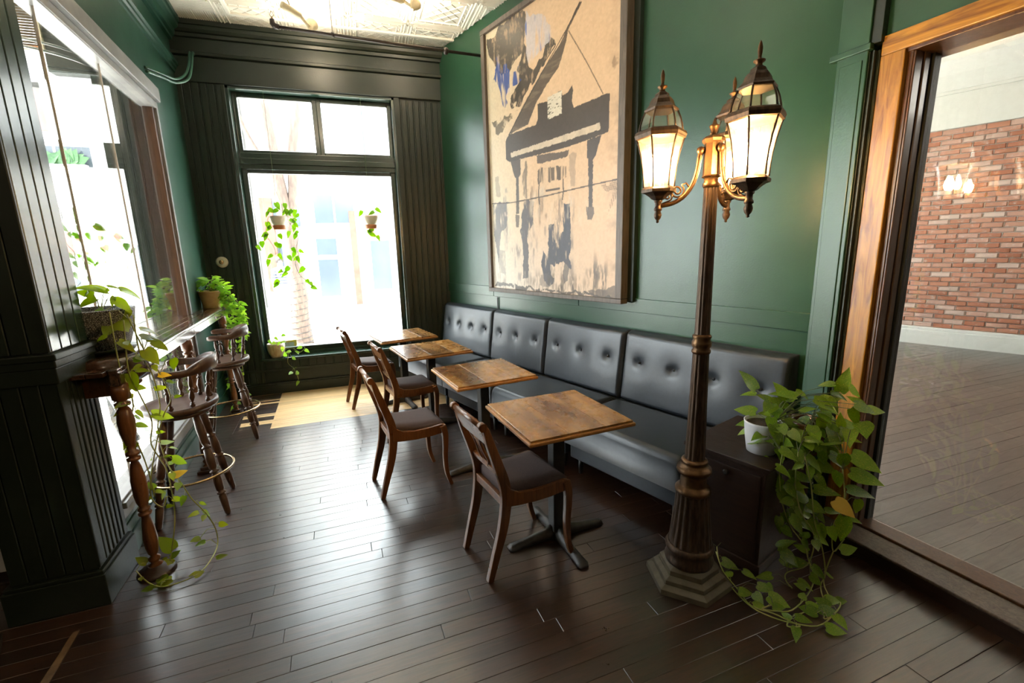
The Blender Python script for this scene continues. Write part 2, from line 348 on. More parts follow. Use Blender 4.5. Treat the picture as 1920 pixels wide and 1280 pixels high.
def lay(parent, mat, x0, x1, y0, y1, w, rz, lens, limit=None, left=None, zoff=0):
    """rows of boards along x turned by rz about (0, y)"""
    meshes = {l: plank_mesh('floor_board', mat, l, w) for l in lens}
    n = int(round((y1-y0)/w)); cnt = 0
    for r_ in range(n):
        y = y0+r_*w; x = x0-rnd.random()*lens[0]; xl = x0 if left is None else left(y)
        x = xl-(rnd.random()*.6 if left is None else 0)
        while x < x1:
            l = rnd.choice(lens)
            o = bpy.data.objects.new('floor_board', meshes[l]); COL.objects.link(o); o.parent = parent
            o.location = (x, y+math.tan(rz)*x, rnd.uniform(-.0006, .0003)+zoff); o.rotation_euler = (R(rnd.uniform(-.2, .2)), 0, rz); cnt += 1
            x += l
    return cnt
cn = lay(fl, M['floor'], -1.6, 2.5, .28, 4.708, .082, R(2.2), (1.15, 1.55, 2.05))
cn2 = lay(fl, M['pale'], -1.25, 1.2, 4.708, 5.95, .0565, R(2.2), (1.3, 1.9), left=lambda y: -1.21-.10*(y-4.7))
lay(fl, M['floor'], -1.62, -1.2, 4.708, 5.93, .082, R(2.2), (.32,), left=lambda y: -1.57-.05*(y-4.7))
# the rest of the floor, outside the picture
mb = MB()
for i in range(87):
    y = -6.6+i*.082
    mb.box(-7.9, 2.60, y, y+.080, -.009, 0 if i < 83 else -.0018)
for i in range(60):
    y = .28+i*.082
    if y < 2.6: mb.box(-7.9, -1.9, y-.04, y+.040, -.009, -.0005)
mb.build('outer_boards', M['floor'], fl, kind='stuff')
# floor mat by the entrance and the metal strip next to it
mt = MB().prism([(-4.6, 2.40), (-1.66, 2.40), (-1.60, 2.28), (-1.52, 1.95), (-1.48, 1.5), (-1.48, -.5), (-4.6, -.5)], 0.0005, .010, 'z').build('floor_mat', M['mat'], label='brown flat floor mat at the foot of the green pillar', cat='mat')
MB().tube([(-1.655, 2.36, .011), (-1.60, 2.27, .011), (-1.525, 1.95, .011), (-1.485, 1.5, .011), (-1.485, -.5, .011)], .004, 5).build('mat_edge', M['bamboo'], mt)
MB().prism([(-1.36, 2.30), (-1.335, 2.30), (-1.27, 1.62), (-1.235, 1.0), (-1.27, 1.0), (-1.31, 1.62)], 0.0005, .004, 'z').build('floor_strip', M['bamboo'], label='thin worn metal strip on the boards right of the mat', cat='floor strip')

# ---------- ceiling
ce = struct('ceiling', MB().box(-8, 10, -6.5, 2.95, HC+.012, HC+.2).box(-4.0, 10, 2.95, 6.25, HC+.012, HC+.2), M['ceil'])  # entry part cut short so sun strikes the entry ground, not the room
def tin_mesh():
    mb = MB(); s = .61; h = .012
    mb.box(0, s, 0, s, 0, .014)
    def ridge(a, b, w, hh):
        a = Vector(a); b = Vector(b); d = (b-a).normalized(); nn_ = Vector((-d.y, d.x))*w
        mb.add([(a.x-nn_.x, a.y-nn_.y, 0), (b.x-nn_.x, b.y-nn_.y, 0), (b.x, b.y, -hh), (a.x, a.y, -hh), (a.x+nn_.x, a.y+nn_.y, 0), (b.x+nn_.x, b.y+nn_.y, 0)], [(0, 3, 2, 1), (3, 4, 5, 2)])
    k = 5
    i0, i1 = .13, .48
    st = (i1-i0)/3
    for q in range(-2, 3):
        c = q*st
        a = (max(i0, i0+c), max(i0, i0-c)); b = (min(i1, i1+c), min(i1, i1-c)); ridge(a, b, .006, .006)
        a = (max(i0, i0+c), min(i1, i1+c)); b = (min(i1, i1+c), max(i0, i0+c))
        ridge((max(i0, i0+c), min(i1, i1+c)), (min(i1, i1+c), max(i0, i0+c)), .006, .006)
    for w0 in (.02, .05, .10):
        for e in (((w0, w0), (s-w0, w0)), ((w0, s-w0), (s-w0, s-w0)), ((w0, w0), (w0, s-w0)), ((s-w0, w0), (s-w0, s-w0))): ridge(*e, .011 if w0 != .10 else .006, h)
    for t_ in range(6):
        u_ = .09+t_*.086
        for (x, y) in ((u_, .076), (u_, s-.076), (.076, u_), (s-.076, u_)):
            mb.add([(x-.017, y, 0), (x, y-.017, 0), (x+.017, y, 0), (x, y+.017, 0), (x, y, -.016)], [(0, 4, 1), (1, 4, 2), (2, 4, 3), (3, 4, 0)])
    for (x, y) in ((0.0, 0.0), (s, 0), (0, s), (s, s)):
        for a_ in range(4):
            an = a_*math.pi/2
            mb.add([(x+.07*math.cos(an+.5)*.5, y+.07*math.sin(an+.5)*.5, 0), (x+.075*math.cos(an), y+.075*math.sin(an), -.0), (x+.035*math.cos(an-.5), y+.035*math.sin(an-.5), 0), (x+.04*math.cos(an), y+.04*math.sin(an), -.02)], [(0, 1, 3), (1, 2, 3)])
    me = mb.mesh('tin_panel'); me.materials.append(M['ceil']); return me
tin = tin_mesh()
def tins(x0, nx, y0, ny):
    for i in range(nx):
        for j in range(ny):
            o = bpy.data.objects.new('tin_panel', tin); COL.objects.link(o); o.parent = ce; o.location = (x0+.61*i, y0+.61*j, HC)
tins(-1.10, 5, 5.33-.61*3, 4); tins(1.95+.61*0, 13, 5.33-.61*7, 8)
mb = MB()
for i in range(15):
    y = -6.2+i*.61
    mb.box(-7.9 if y < 2.3 else -3.98, -1.12 if y > 3 else 9, y+.02, y+.59, HC-.004, HC+.014)
mb.build('outer_panels', M['ceil'], ce, kind='stuff')
# ribbed border strips and the flat moulding round the tin field
mb = MB(); x = -1.60
while x < 7.6:
    mb.box(x, x+.017, 5.955 if x > 1.3 else 5.955, 5.96, HC, HC+.01) if False else None
    mb.box(x, x+.014, 5.60, 5.93, HC-.004, HC+.014); x += .020
mb.build('ribbed_border', M['ceil'], ce, kind='stuff')
mb = MB(); y = 5.6
while y > 2.0:
    mb.box(-1.62, -.99, y-.014, y, HC-.004, HC+.014); y -= .020
mb.build('ribbed_border', M['ceil'], ce, kind='stuff')
MB().box(-.98, 7.4, 5.56, 5.60, HC-.022, HC+.014).build('flat_moulding', M['ceil'], ce, .006)
MB().box(-.985, -.945, 2.0, 5.56, HC-.022, HC+.014).build('flat_moulding', M['ceil'], ce, .006)

# ---------- window wall (y = 5.93)
Y0 = 5.93
W = MB()
ox0, ox1, oz0, oz1 = -1.160, .588, .44, 3.43
W.box(-1.66, ox0, Y0+.012, Y0+.30, 0, HC+.02).box(ox1, 1.20, Y0+.012, Y0+.30, 0, HC+.02).box(ox0, ox1, Y0+.012, Y0+.30, 0, oz0-.02).box(ox0, ox1, Y0+.012, Y0+.30, oz1, HC+.02)
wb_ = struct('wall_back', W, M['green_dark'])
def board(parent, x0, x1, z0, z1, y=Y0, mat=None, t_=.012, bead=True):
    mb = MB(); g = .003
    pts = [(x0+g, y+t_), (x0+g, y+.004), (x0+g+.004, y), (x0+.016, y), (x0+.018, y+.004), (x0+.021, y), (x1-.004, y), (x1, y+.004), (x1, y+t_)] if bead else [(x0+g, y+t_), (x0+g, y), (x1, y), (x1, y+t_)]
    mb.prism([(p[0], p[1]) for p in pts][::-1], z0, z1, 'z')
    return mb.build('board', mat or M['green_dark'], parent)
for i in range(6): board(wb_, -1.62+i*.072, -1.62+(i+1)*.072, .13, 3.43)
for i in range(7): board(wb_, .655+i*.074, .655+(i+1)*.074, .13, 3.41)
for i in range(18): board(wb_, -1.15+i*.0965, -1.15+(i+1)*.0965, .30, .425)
# trims on the window wall
def trim(i, mb, mat=None, bevel=.004): return struct('trim_%d' % i, mb, mat or M['green_dark'], bevel=bevel)
trim(1, MB().box(-1.195, ox0, Y0-.012, Y0+.02, .13, 3.43)); trim(2, MB().box(ox1, .65, Y0-.012, Y0+.02, .13, 3.43))
trim(3, MB().box(-1.62, 1.16, Y0-.022, Y0+.02, 3.43, 3.70), bevel=.006)                                # plain frieze over the opening
trim(4, MB().prism([(Y0-.022, 3.665), (Y0-.055, 3.675), (Y0-.060, 3.70), (Y0-.040, 3.71), (Y0+.01, 3.715)], -1.66, 1.18, 'x'), bevel=0)
trim(5, MB().box(-1.66, 1.20, Y0-.03, Y0+.02, 3.71, 3.87), bevel=.004)
trim(6, MB().prism([(Y0-.03, 3.835), (Y0-.06, 3.84), (Y0-.065, 3.87), (Y0-.085, 3.875), (Y0-.10, 3.90), (Y0-.105, 3.93), (Y0-.12, 3.935), (Y0-.125, 3.985), (Y0+.01, 3.985)], -1.66, 1.22, 'x'), bevel=0)
trim(7, MB().box(-1.62, .75, Y0-.012, Y0+.02, .272, .305).box(.60, 1.16, Y0-.012, Y0+.02, .285, .31))
struct('baseboard_back', MB().box(-1.62, 1.18, Y0-.028, Y0+.02, 0, .115).box(-1.62, 1.18, Y0-.02, Y0+.02, .115, .135), M['green_dark'], bevel=.004)
trim(8, MB().box(-1.17, .60, Y0-.03, Y0+.16, .405, .435), M['green_sash'])     # sill board
# window 1: sashes, transom and mullion, panes
WY = Y0+.145
mb = MB()
mb.box(ox0, ox1, WY-.135, WY+.05, oz1-.002, oz1+.03)
win = struct('window_1', MB().box(ox0-.002, ox0+.030, Y0+.005, WY+.05, .43, oz1).box(ox1-.030, ox1+.002, Y0+.005, WY+.05, .43, oz1).box(ox0, ox1, Y0+.005, WY+.05, oz1-.03, oz1).box(ox0, ox1, WY-.02, WY+.05, .43, .475), M['green_sash'], bevel=.003)
def sash(x0, x1, z0, z1, w, y, parent, nm='sash', d=.045, mat=None):
    m_ = MB(); m_.box(x0, x0+w, y, y+d, z0, z1).box(x1-w, x1, y, y+d, z0, z1).box(x0+w, x1-w, y, y+d, z1-w, z1).box(x0+w, x1-w, y, y+d, z0, z0+w)
    return m_.build(nm, mat or M['green_sash'], parent, .006)
xa, xb = ox0+.03, ox1-.03
s1 = sash(xa, xb, .475, 2.62, .058, WY-.02, win)
MB().box(xa+.05, xb-.05, WY, WY+.006, .53, 2.57).build('pane', M['window'], s1)
MB().box(xa-.01, xb+.01, WY-.045, WY+.05, 2.60, 2.78).build('transom_bar', M['green_sash'], win, .008)
MB().box(xa-.01, xb+.01, WY-.06, WY-.04, 2.655, 2.72).build('transom_moulding', M['green_sash'], win, .006)
xm = (xa+xb)/2-.008
s2 = sash(xa, xm+.018, 2.76, 3.40, .05, WY-.02, win); MB().box(xa+.04, xm-.02, WY, WY+.006, 2.8, 3.36).build('pane', M['window'], s2)
s3 = sash(xm+.014, xb, 2.76, 3.40, .05, WY-.02, win); MB().box(xm+.05, xb-.04, WY, WY+.006, 2.8, 3.36).build('pane', M['window'], s3)
# round ivory control on the boards by the window
th = empty('wall_dial', (-1.425, Y0-.012, 1.585), 0, label='round ivory dial fixed to the green boards left of the window', cat='dial')
MB().tube([(0, .012, 0), (0, .004, 0), (0, -.008, 0), (0, -.012, 0)], [.062, .062, .050, .035], 28).build('plate', M['thermo'], th)
MB().tube([(0, -.010, 0), (0, -.026, 0), (0, -.030, 0)], [.024, .022, .012], 20).build('knob', M['brass'], th)

# ---------- banquette wall
wr = struct('wall_right', MB().box(-.35, 4.60, 0, .14, 0, HC+.02), M['green_wall'], CR, rR)
struct('trim_9', MB().box(-.02, 1.02, -.014, .01, 1.125, 1.235).box(1.026, 2.36, -.014, .01, 1.125, 1.235).box(2.366, 4.45, -.014, .01, 1.125, 1.235), M['green_wall'], CR, rR, .003)
struct('baseboard_right', MB().box(0, 4.45, -.02, .01, 0, .14), M['green_wall'], CR, rR, .004)
# pilaster and the amber doorway into the side room
pil = struct('trim_10', MB().box(0, .145, 0, .30, 0, HC+.02), M['green_wall'], CD, rD, .004)
MB().box(-.03, .160, -.014, .02, 2.535, 2.565).build('ledge', M['green_wall'], pil, .004)
MB().box(.02, .125, -.006, .01, .30, 2.50).build('face_panel', M['green_wall'], pil, .003)
MB().box(0, .16, -.02, .03, 0, .2).build('plinth', M['green_wall'], pil, .004)
struct('trim_11', MB().box(.145, .150, .01, .06, 0, 2.53).box(.150, .162, .022, .06, 0, 2.53).box(.162, .170, .008, .06, 0, 2.53).box(.170, .182, .03, .06, 0, 2.53).box(.145, .19, .012, .06, 2.56, HC), M['green_dark'], CD, rD, .002)
dfr = struct('door_1', MB().box(.182, .285, .035, .30, .08, 2.50), M['orange'], CD, rD, .005)
MB().box(.182, 2.95, .035, .30, 2.50, 2.585).build('header', M['orange_h'], dfr, .005)
MB().box(.27, 2.9, .05, .30, 2.485, 2.503).build('head_soffit', M['jamb'], dfr, .003)
MB().box(.285, .305, .06, .19, .09, 2.49).build('jamb_stop', M['jamb'], dfr, .003)
MB().box(.300, .314, .065, .12, .09, 2.49).box(.300, .318, .13, .175, .09, 2.49).build('jamb_moulding', M['jamb'], dfr, .004)
MB().box(.285, .328, .185, .24, .09, 2.49).build('glass_stop', M['black'], dfr, .003)
MB().box(2.85, 2.95, .035, .30, .08, 2.50).build('far_post', M['orange'], dfr, .005)
pn_ = MB().box(0, 2.53, -.0035, .0035, .105, 2.487).build('pane', M['sglass'], dfr); pn_.location = (.328, .2085, 0); pn_.rotation_euler = (0, 0, R(1.6))
struct('wall_doorway', MB().box(.16, 2.95, .05, .30, 2.585, HC+.02).box(2.95, 9.5, .05, .30, 0, HC+.02), M['green_wall'], CD, rD)
sl = struct('trim_12', MB().box(-.02, 3.0, -.055, .02, 0, .072), M['cabinet'], CD, rD, .003)
MB().box(.05, 3.0, -.060, .10, .072, .088).build('threshold_board', M['frame'], sl, .006)
MB().box(.2, 3.0, .10, .235, .06, .100).build('sill_bead', M['jamb'], sl, .006)

# ---------- side room beyond the doorway
fs = struct('floor_side_room', MB().prism([(2.62, -6.6), (10.2, -6.6), (10.2, 6.1), (1.3, 6.1), (2.62, 1.9)], .02, .081, 'z'), M['floor_gap'])
def lay2():
    meshes = {l: plank_mesh('floor_board', M['side'], l, .10) for l in (1.6, 2.2, 2.8)}; cnt = 0
    for r_ in range(56):
        y = -.1+r_*.10; x = 2.66+(.0 if y < 1.6 else 0)-rnd.random()*.3
        if y > 1.55: x = 2.30-rnd.random()*.5+max(0, (1.9-y)*.3)
        x = max(x, 2.665 if y < 1.86 else 2.9-(y-1.9)*.34)
        while x < 8.9-.34*max(0, y-3):
            l = rnd.choice((1.6, 2.2, 2.8)); o = bpy.data.objects.new('floor_board', meshes[l]); COL.objects.link(o); o.parent = fs
            o.location = (x, y+.02*x, .090+rnd.uniform(-.0008, 0)); o.rotation_euler = (R(rnd.uniform(-.3, .3)), 0, R(1.2)); x += l; cnt += 1
    return cnt
cn3 = lay2()
mb = MB()
for i in range(67): mb.box(2.75, 10.0, -6.5+i*.10, -6.5+i*.10+.098, .081, .089 if i < 63 else .0875)
mb.build('outer_boards', M['side'], fs, kind='stuff')
BO = Vector((7.843, 4.66, 0)); rB = math.atan2(-math.cos(R(-20.8)), -math.sin(R(-20.8)))     # brick wall, x runs towards the viewer
bw = struct('wall_side_room', MB().box(-1.6, 9.0, .012, .30, 0, HC+.02), M['mortar'], BO, rB)
bm1 = []
for k in range(5):
    rr_ = random.Random(k); m_ = MB(); L_, H_ = .205, .0575; e = lambda a: rr_.uniform(-a, a)
    v = [(e(.002), .014, e(.002)), (L_+e(.002), .014, e(.002)), (L_+e(.002), .014, H_+e(.002)), (e(.002), .014, H_+e(.002))]
    f = [(.006+e(.003), -.006+e(.004), .005+e(.002)), (L_-.006+e(.003), -.006+e(.004), .005+e(.002)), (L_-.006+e(.003), -.006+e(.004), H_-.005+e(.002)), (.006+e(.003), -.006+e(.004), H_-.005+e(.002))]
    m_.add(v+f, [(4, 5, 6, 7)]+[(i, (i+1) % 4, 4+(i+1) % 4, 4+i) for i in range(4)]); me = m_.mesh('brick'); me.materials.append(M['brick']); bm1.append(me)
nb = 0; run = MB()
for j in range(41):
    z = .355+j*.0672
    for i in range(-7, 40):
        x = i*.216+(.108 if j % 2 else 0)
        if -.15 < x < 1.42 and nb < 300:
            o = bpy.data.objects.new('brick', bm1[(i*7+j*3) % 5]); COL.objects.link(o); o.parent = bw; o.location = (x, rnd.uniform(-.003, .003), z); nb += 1
        else:
            run.box(x, x+.206, -.004+rnd.uniform(-.003, .003), .014, z, z+.0585)
run.build('brick_run', M['brickrun'], bw, kind='stuff')
struct('baseboard_side_room', MB().box(-1.6, 9.0, -.03, .02, .08, .30).box(-1.6, 9.0, -.022, .02, .30, .345), M['white'], BO, rB, .006)
struct('trim_13', MB().box(-1.6, 9.0, -.02, .02, 3.115, 3.56).box(-1.6, 9.0, -.05, .02, 3.56, 3.60), M['white'], BO, rB, .006)
struct('trim_14', MB().prism([(.02, 3.60), (-.06, 3.60), (-.09, 3.66), (-.16, 3.78), (-.28, 3.86), (-.40, 3.90), (-.44, 3.99), (.02, 3.99)], -1.6, 9.0, 'x'), M['white'], BO, rB)
# street side of the side room with its big shop window, and the walls out of view
sw = struct('wall_side_front', MB().box(1.2, 2.0, Y0+.05, Y0+.3, 0, HC+.02).box(7.3, 9.6, Y0+.05, Y0+.3, 0, HC+.02).box(2.0, 7.3, Y0+.05, Y0+.3, 0, .45).box(2.0, 7.3, Y0+.05, Y0+.3, 3.6, HC+.02), M['white'])
w2 = struct('window_2', MB().box(2.0, 2.08, Y0+.1, Y0+.2, .45, 3.6).box(7.22, 7.3, Y0+.1, Y0+.2, .45, 3.6).box(4.6, 4.68, Y0+.1, Y0+.2, .45, 3.6).box(2.0, 7.3, Y0+.1, Y0+.2, .45, .52).box(2.0, 7.3, Y0+.1, Y0+.2, 3.53, 3.6), M['white'])
MB().box(2.08, 7.22, Y0+.15, Y0+.155, .52, 3.53).build('pane', M['window'], w2)
struct('wall_rear', MB().box(-8, 10.2, -6.6, -6.4, 0, HC+.02), M['green_wall'])
struct('wall_side_end', MB().box(10.0, 10.2, -6.6, 6.2, 0, HC+.02), M['white'])
struct('wall_left', MB().box(-8.1, -7.9, -6.6, 2.9, 0, HC+.02), M['green_wall'])

# ---------- left glass front, pillar
wl = struct('wall_left_front', MB().box(-.05, 3.2, 0, .14, -.0, .20).box(2.11, 3.2, 0, .14, .2, HC+.02).box(-.05, 2.11, 0, .14, 3.06, HC+.02), M['green'], CL, rL)
struct('trim_15', MB().box(-.05, 3.15, -.03, .01, 0, .13).box(-.05, 3.15, -.018, .01, .13, .19).box(-.05, 3.15, -.01, .01, .19, .30), M['green'], CL, rL, .004)
w5 = struct('window_5', MB().box(-.04, 2.11, -.025, .10, .235, .345), M['grey'], CL, rL, .006)
MB().box(-.02, 2.11, -.045, -.02, .30, .335).build('sill_nosing', M['grey'], w5, .004)
MB().box(-.04, 2.12, -.05, .10, 2.955, 3.07).build('head_frame', M['grey'], w5, .008)
MB().box(-.04, 2.10, -.02, .10, 2.90, 2.958).build('head_liner', M['grey'], w5, .008)
MB().box(2.085, 2.125, -.02, .10, .30, 3.05).build('jamb', M['grey'], w5, .004)
MB().box(2.035, 2.088, .0, .16, .34, 2.95).build('inner_jamb', M['brownjamb'], w5, .004)
for a_, b_ in ((-.03, .33), (.334, 1.090), (1.096, 2.036)):
    MB().box(a_, b_, .035, .041, .34, 2.92).build('pane', M['wglass'], w5)
for a_ in (.332, 1.093): MB().box(a_-.002, a_+.002, .030, .045, .34, 2.92).build('pane_joint', M['white'], w5)
def lmould(i, pts): struct('trim_%d' % i, MB().prism(pts, -.4, 3.15, 'x'), M['green'], CL, rL)
lmould(16, [(0, 3.50), (-.012, 3.505), (-.016, 3.53), (-.03, 3.54), (-.034, 3.56), (-.05, 3.57), (-.05, 3.60), (0, 3.61)])
lmould(17, [(0, 3.80), (-.03, 3.805), (-.035, 3.83), (-.06, 3.84), (-.075, 3.88), (-.11, 3.90), (-.115, 3.93), (-.13, 3.94), (-.135, 3.99), (0, 3.99)])
CPTS = [(-1.505, 4.84, 3.19), (-1.44, 5.03, 3.204), (-1.40, 5.22, 3.232), (-1.375, 5.42, 3.335), (-1.375, 5.60, 3.48), (-1.40, 5.80, 3.66), (-1.41, 5.89, 3.68)]
# two painted conduits bending out of the corner
def spline(P_, n=5):
    P_ = [Vector(p) for p in P_]; Q = []
    for i in range(len(P_)-1):
        a, b, c, d = P_[max(i-1, 0)], P_[i], P_[i+1], P_[min(i+2, len(P_)-1)]
        for q in range(n):
            t_ = q/n; Q.append(.5*((2*b)+(c-a)*t_+(2*a-5*b+4*c-d)*t_*t_+(3*b-a-3*c+d)*t_**3))
    Q.append(P_[-1]); return Q
for k in (0, 1):
    MB().tube(spline([(CO[0]+.012*k*(i < 2)+.028*k*(i > 2), CO[1]-.01*k, CO[2]-.034*k*(i < 4)) for i, CO in enumerate(CPTS)], 6), .011, 10).build('conduit', M['cable'], label=('upper' if k == 0 else 'lower')+' of two thin painted conduits curving across the left corner', cat='conduit')
# pillar (beadboard above a ledge, fluted corner below)
pc = Vector((-1.293, 2.462, 0))
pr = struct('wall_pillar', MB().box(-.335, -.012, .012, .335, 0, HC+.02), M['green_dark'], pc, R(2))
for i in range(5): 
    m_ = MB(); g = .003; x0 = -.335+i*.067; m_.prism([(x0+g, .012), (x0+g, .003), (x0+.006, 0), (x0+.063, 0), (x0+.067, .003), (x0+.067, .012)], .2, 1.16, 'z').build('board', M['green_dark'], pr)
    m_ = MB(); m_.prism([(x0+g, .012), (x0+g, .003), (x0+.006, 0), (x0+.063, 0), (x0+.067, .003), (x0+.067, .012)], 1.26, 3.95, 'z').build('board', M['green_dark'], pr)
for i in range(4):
    y0_ = .012+i*.079; m_ = MB(); m_.prism([(-.012, y0_+.004), (-.003, y0_+.004), (0, y0_+.008), (0, y0_+.073), (-.003, y0_+.078), (-.012, y0_+.078)], 1.26, 3.95, 'z').build('board', M['green_sash'], pr)  # window-lit side given a lighter, glossier green than the front
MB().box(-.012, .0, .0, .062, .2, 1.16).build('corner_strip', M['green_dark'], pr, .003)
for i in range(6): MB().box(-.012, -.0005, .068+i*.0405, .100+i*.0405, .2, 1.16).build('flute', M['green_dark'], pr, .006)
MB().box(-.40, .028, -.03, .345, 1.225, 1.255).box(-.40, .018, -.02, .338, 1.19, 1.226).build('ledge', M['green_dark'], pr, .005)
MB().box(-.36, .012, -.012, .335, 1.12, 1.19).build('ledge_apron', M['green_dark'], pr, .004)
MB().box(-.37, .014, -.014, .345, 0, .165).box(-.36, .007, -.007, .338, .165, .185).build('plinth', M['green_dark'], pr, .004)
# entrance door side of the pillar, only its foot shows
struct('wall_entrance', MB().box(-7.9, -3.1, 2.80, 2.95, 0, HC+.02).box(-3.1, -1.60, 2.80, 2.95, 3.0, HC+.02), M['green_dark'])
dr = struct('door_2', MB().box(-3.1, -1.68, 2.86, 2.90, 0, .05), M['cabinet'], bevel=.003)
MB().box(-3.1, -1.68, 2.86, 2.90, .24, 3.0).build('door_leaf', M['jamb'], dr, .003)  # made solid to keep the bright entry from mirroring in the doorway pane
MB().box(-3.1, -1.68, 2.855, 2.90, .05, .24).build('bright_ground_panel', M['white'], dr, .003)  # white panel stands in for the bright entry ground beyond

# ------------------------------------------------------------------ plant and painting coordinates (metres; painting in canvas fractions)
VA=[[(-1.14,2.66,1.402),(-1.143,2.659,1.259),(-1.143,2.659,1.125),(-1.129,2.665,1.026),(-1.124,2.667,0.927),(-1.152,2.655,0.822),(-1.132,2.663,0.699),(-1.119,2.669,0.576),(-1.114,2.671,0.421)],[(-1.098,2.678,1.357),(-1.109,2.673,1.226),(-1.116,2.67,1.092),(-1.094,2.68,0.975),(-1.07,2.69,0.825),(-1.089,2.682,0.713),(-1.067,2.691,0.616),(-1.051,2.698,0.549),(-1.047,2.7,0.423),(-1.054,2.697,0.267),(-1.09,2.681,0.091),(-1.107,2.674,0.029)],[(-1.062,2.694,1.379),(-1.065,2.692,1.191),(-1.036,2.705,1.074),(-1.029,2.708,0.9),(-1.052,2.698,0.79),(-1.052,2.698,0.655),(-1.035,2.705,0.542),(-1.004,2.718,0.451),(-0.974,2.731,0.342),(-0.93,2.75,0.239),(-0.899,2.763,0.123),(-0.902,2.762,0.021),(-0.9,2.617,0.02),(-0.93,2.517,0.02),(-1.005,2.475,0.02),(-1.085,2.473,0.02),(-1.166,2.544,0.02),(-1.236,2.619,0.046)],[(-1.083,2.684,1.382),(-1.048,2.699,1.201),(-1.007,2.717,1.067),(-0.984,2.727,0.931),(-1.013,2.714,0.866),(-1.044,2.701,0.787),(-1.083,2.685,0.652),(-1.116,2.67,0.514),(-1.125,2.666,0.411),(-1.092,2.68,0.349),(-1.071,2.69,0.402)]]
LA=[((-1.286,2.839,1.498),(-1.359,2.806,1.444)),((-1.219,2.868,1.484),(-1.299,2.833,1.531)),((-1.214,2.87,1.51),(-1.154,2.897,1.5)),((-1.175,2.888,1.488),(-1.094,2.923,1.449)),((-1.264,2.848,1.455),(-1.312,2.827,1.439)),((-1.2,2.877,1.449),(-1.153,2.897,1.393)),((-1.245,2.857,1.398),(-1.294,2.835,1.355)),((-1.211,2.872,1.327),(-1.308,2.829,1.344)),((-1.215,2.87,1.311),(-1.197,2.636,1.314)),((-1.209,2.872,1.338),(-1.085,2.684,1.292)),((-1.159,2.895,1.388),(-1.193,2.88,1.342)),((-1.168,2.891,1.381),(-1.14,2.903,1.352)),((-1.13,2.664,1.256),(-1.084,2.684,1.216)),((-1.046,2.7,1.302),(-0.984,2.727,1.281)),((-1.051,2.698,1.265),(-0.997,2.721,1.256)),((-1.014,2.714,1.237),(-0.969,2.733,1.201)),((-1.081,2.685,1.172),(-1.016,2.713,1.148)),((-1.044,2.701,1.201),(-1.0,2.72,1.117)),((-1.091,2.681,1.1),(-1.038,2.704,1.102)),((-0.949,2.742,1.135),(-0.944,2.744,1.059)),((-1.014,2.714,1.06),(-0.963,2.736,1.057)),((-1.12,2.669,1.093),(-1.106,2.675,0.992)),((-1.037,2.704,0.994),(-0.984,2.727,0.993)),((-1.149,2.656,0.989),(-1.182,2.642,1.004)),((-1.144,2.658,0.918),(-1.206,2.632,0.905)),((-1.119,2.669,0.897),(-1.094,2.68,0.861)),((-1.064,2.693,0.866),(-0.965,2.735,0.813)),((-1.128,2.665,0.828),(-1.082,2.685,0.808)),((-1.145,2.658,0.776),(-1.202,2.634,0.724)),((-1.138,2.661,0.73),(-1.193,2.637,0.704)),((-1.056,2.696,0.702),(-0.994,2.722,0.69)),((-1.02,2.712,0.659),(-0.984,2.727,0.64)),((-1.021,2.711,0.599),(-0.956,2.739,0.549)),((-1.036,2.705,0.502),(-0.967,2.734,0.515)),((-1.108,2.674,0.465),(-1.142,2.659,0.513)),((-1.071,2.69,0.433),(-1.098,2.678,0.389)),((-1.133,2.663,0.43),(-1.185,2.641,0.399)),((-0.958,2.738,0.253),(-0.994,2.723,0.257)),((-0.941,2.745,0.245),(-0.89,2.767,0.18)),((-0.971,2.733,0.099),(-1.01,2.716,0.11)),((-0.952,2.741,0.065),(-1.001,2.72,0.062)),((-1.084,2.684,0.088),(-1.134,2.663,0.18)),((-1.088,2.665,0.02),(-1.151,2.655,0.054)),((-1.05,2.52,0.02),(-1.121,2.487,0.02)),((-1.074,2.509,0.02),(-1.184,2.641,0.022)),((-1.192,2.638,0.068),(-1.233,2.62,0.114)),((-1.1,2.677,0.048),(-1.058,2.695,0.073)),((-1.231,2.863,1.485),(-1.253,2.853,1.535)),((-1.198,2.877,1.46),(-1.224,2.866,1.41)),((-1.27,2.845,1.477),(-1.33,2.819,1.501))]
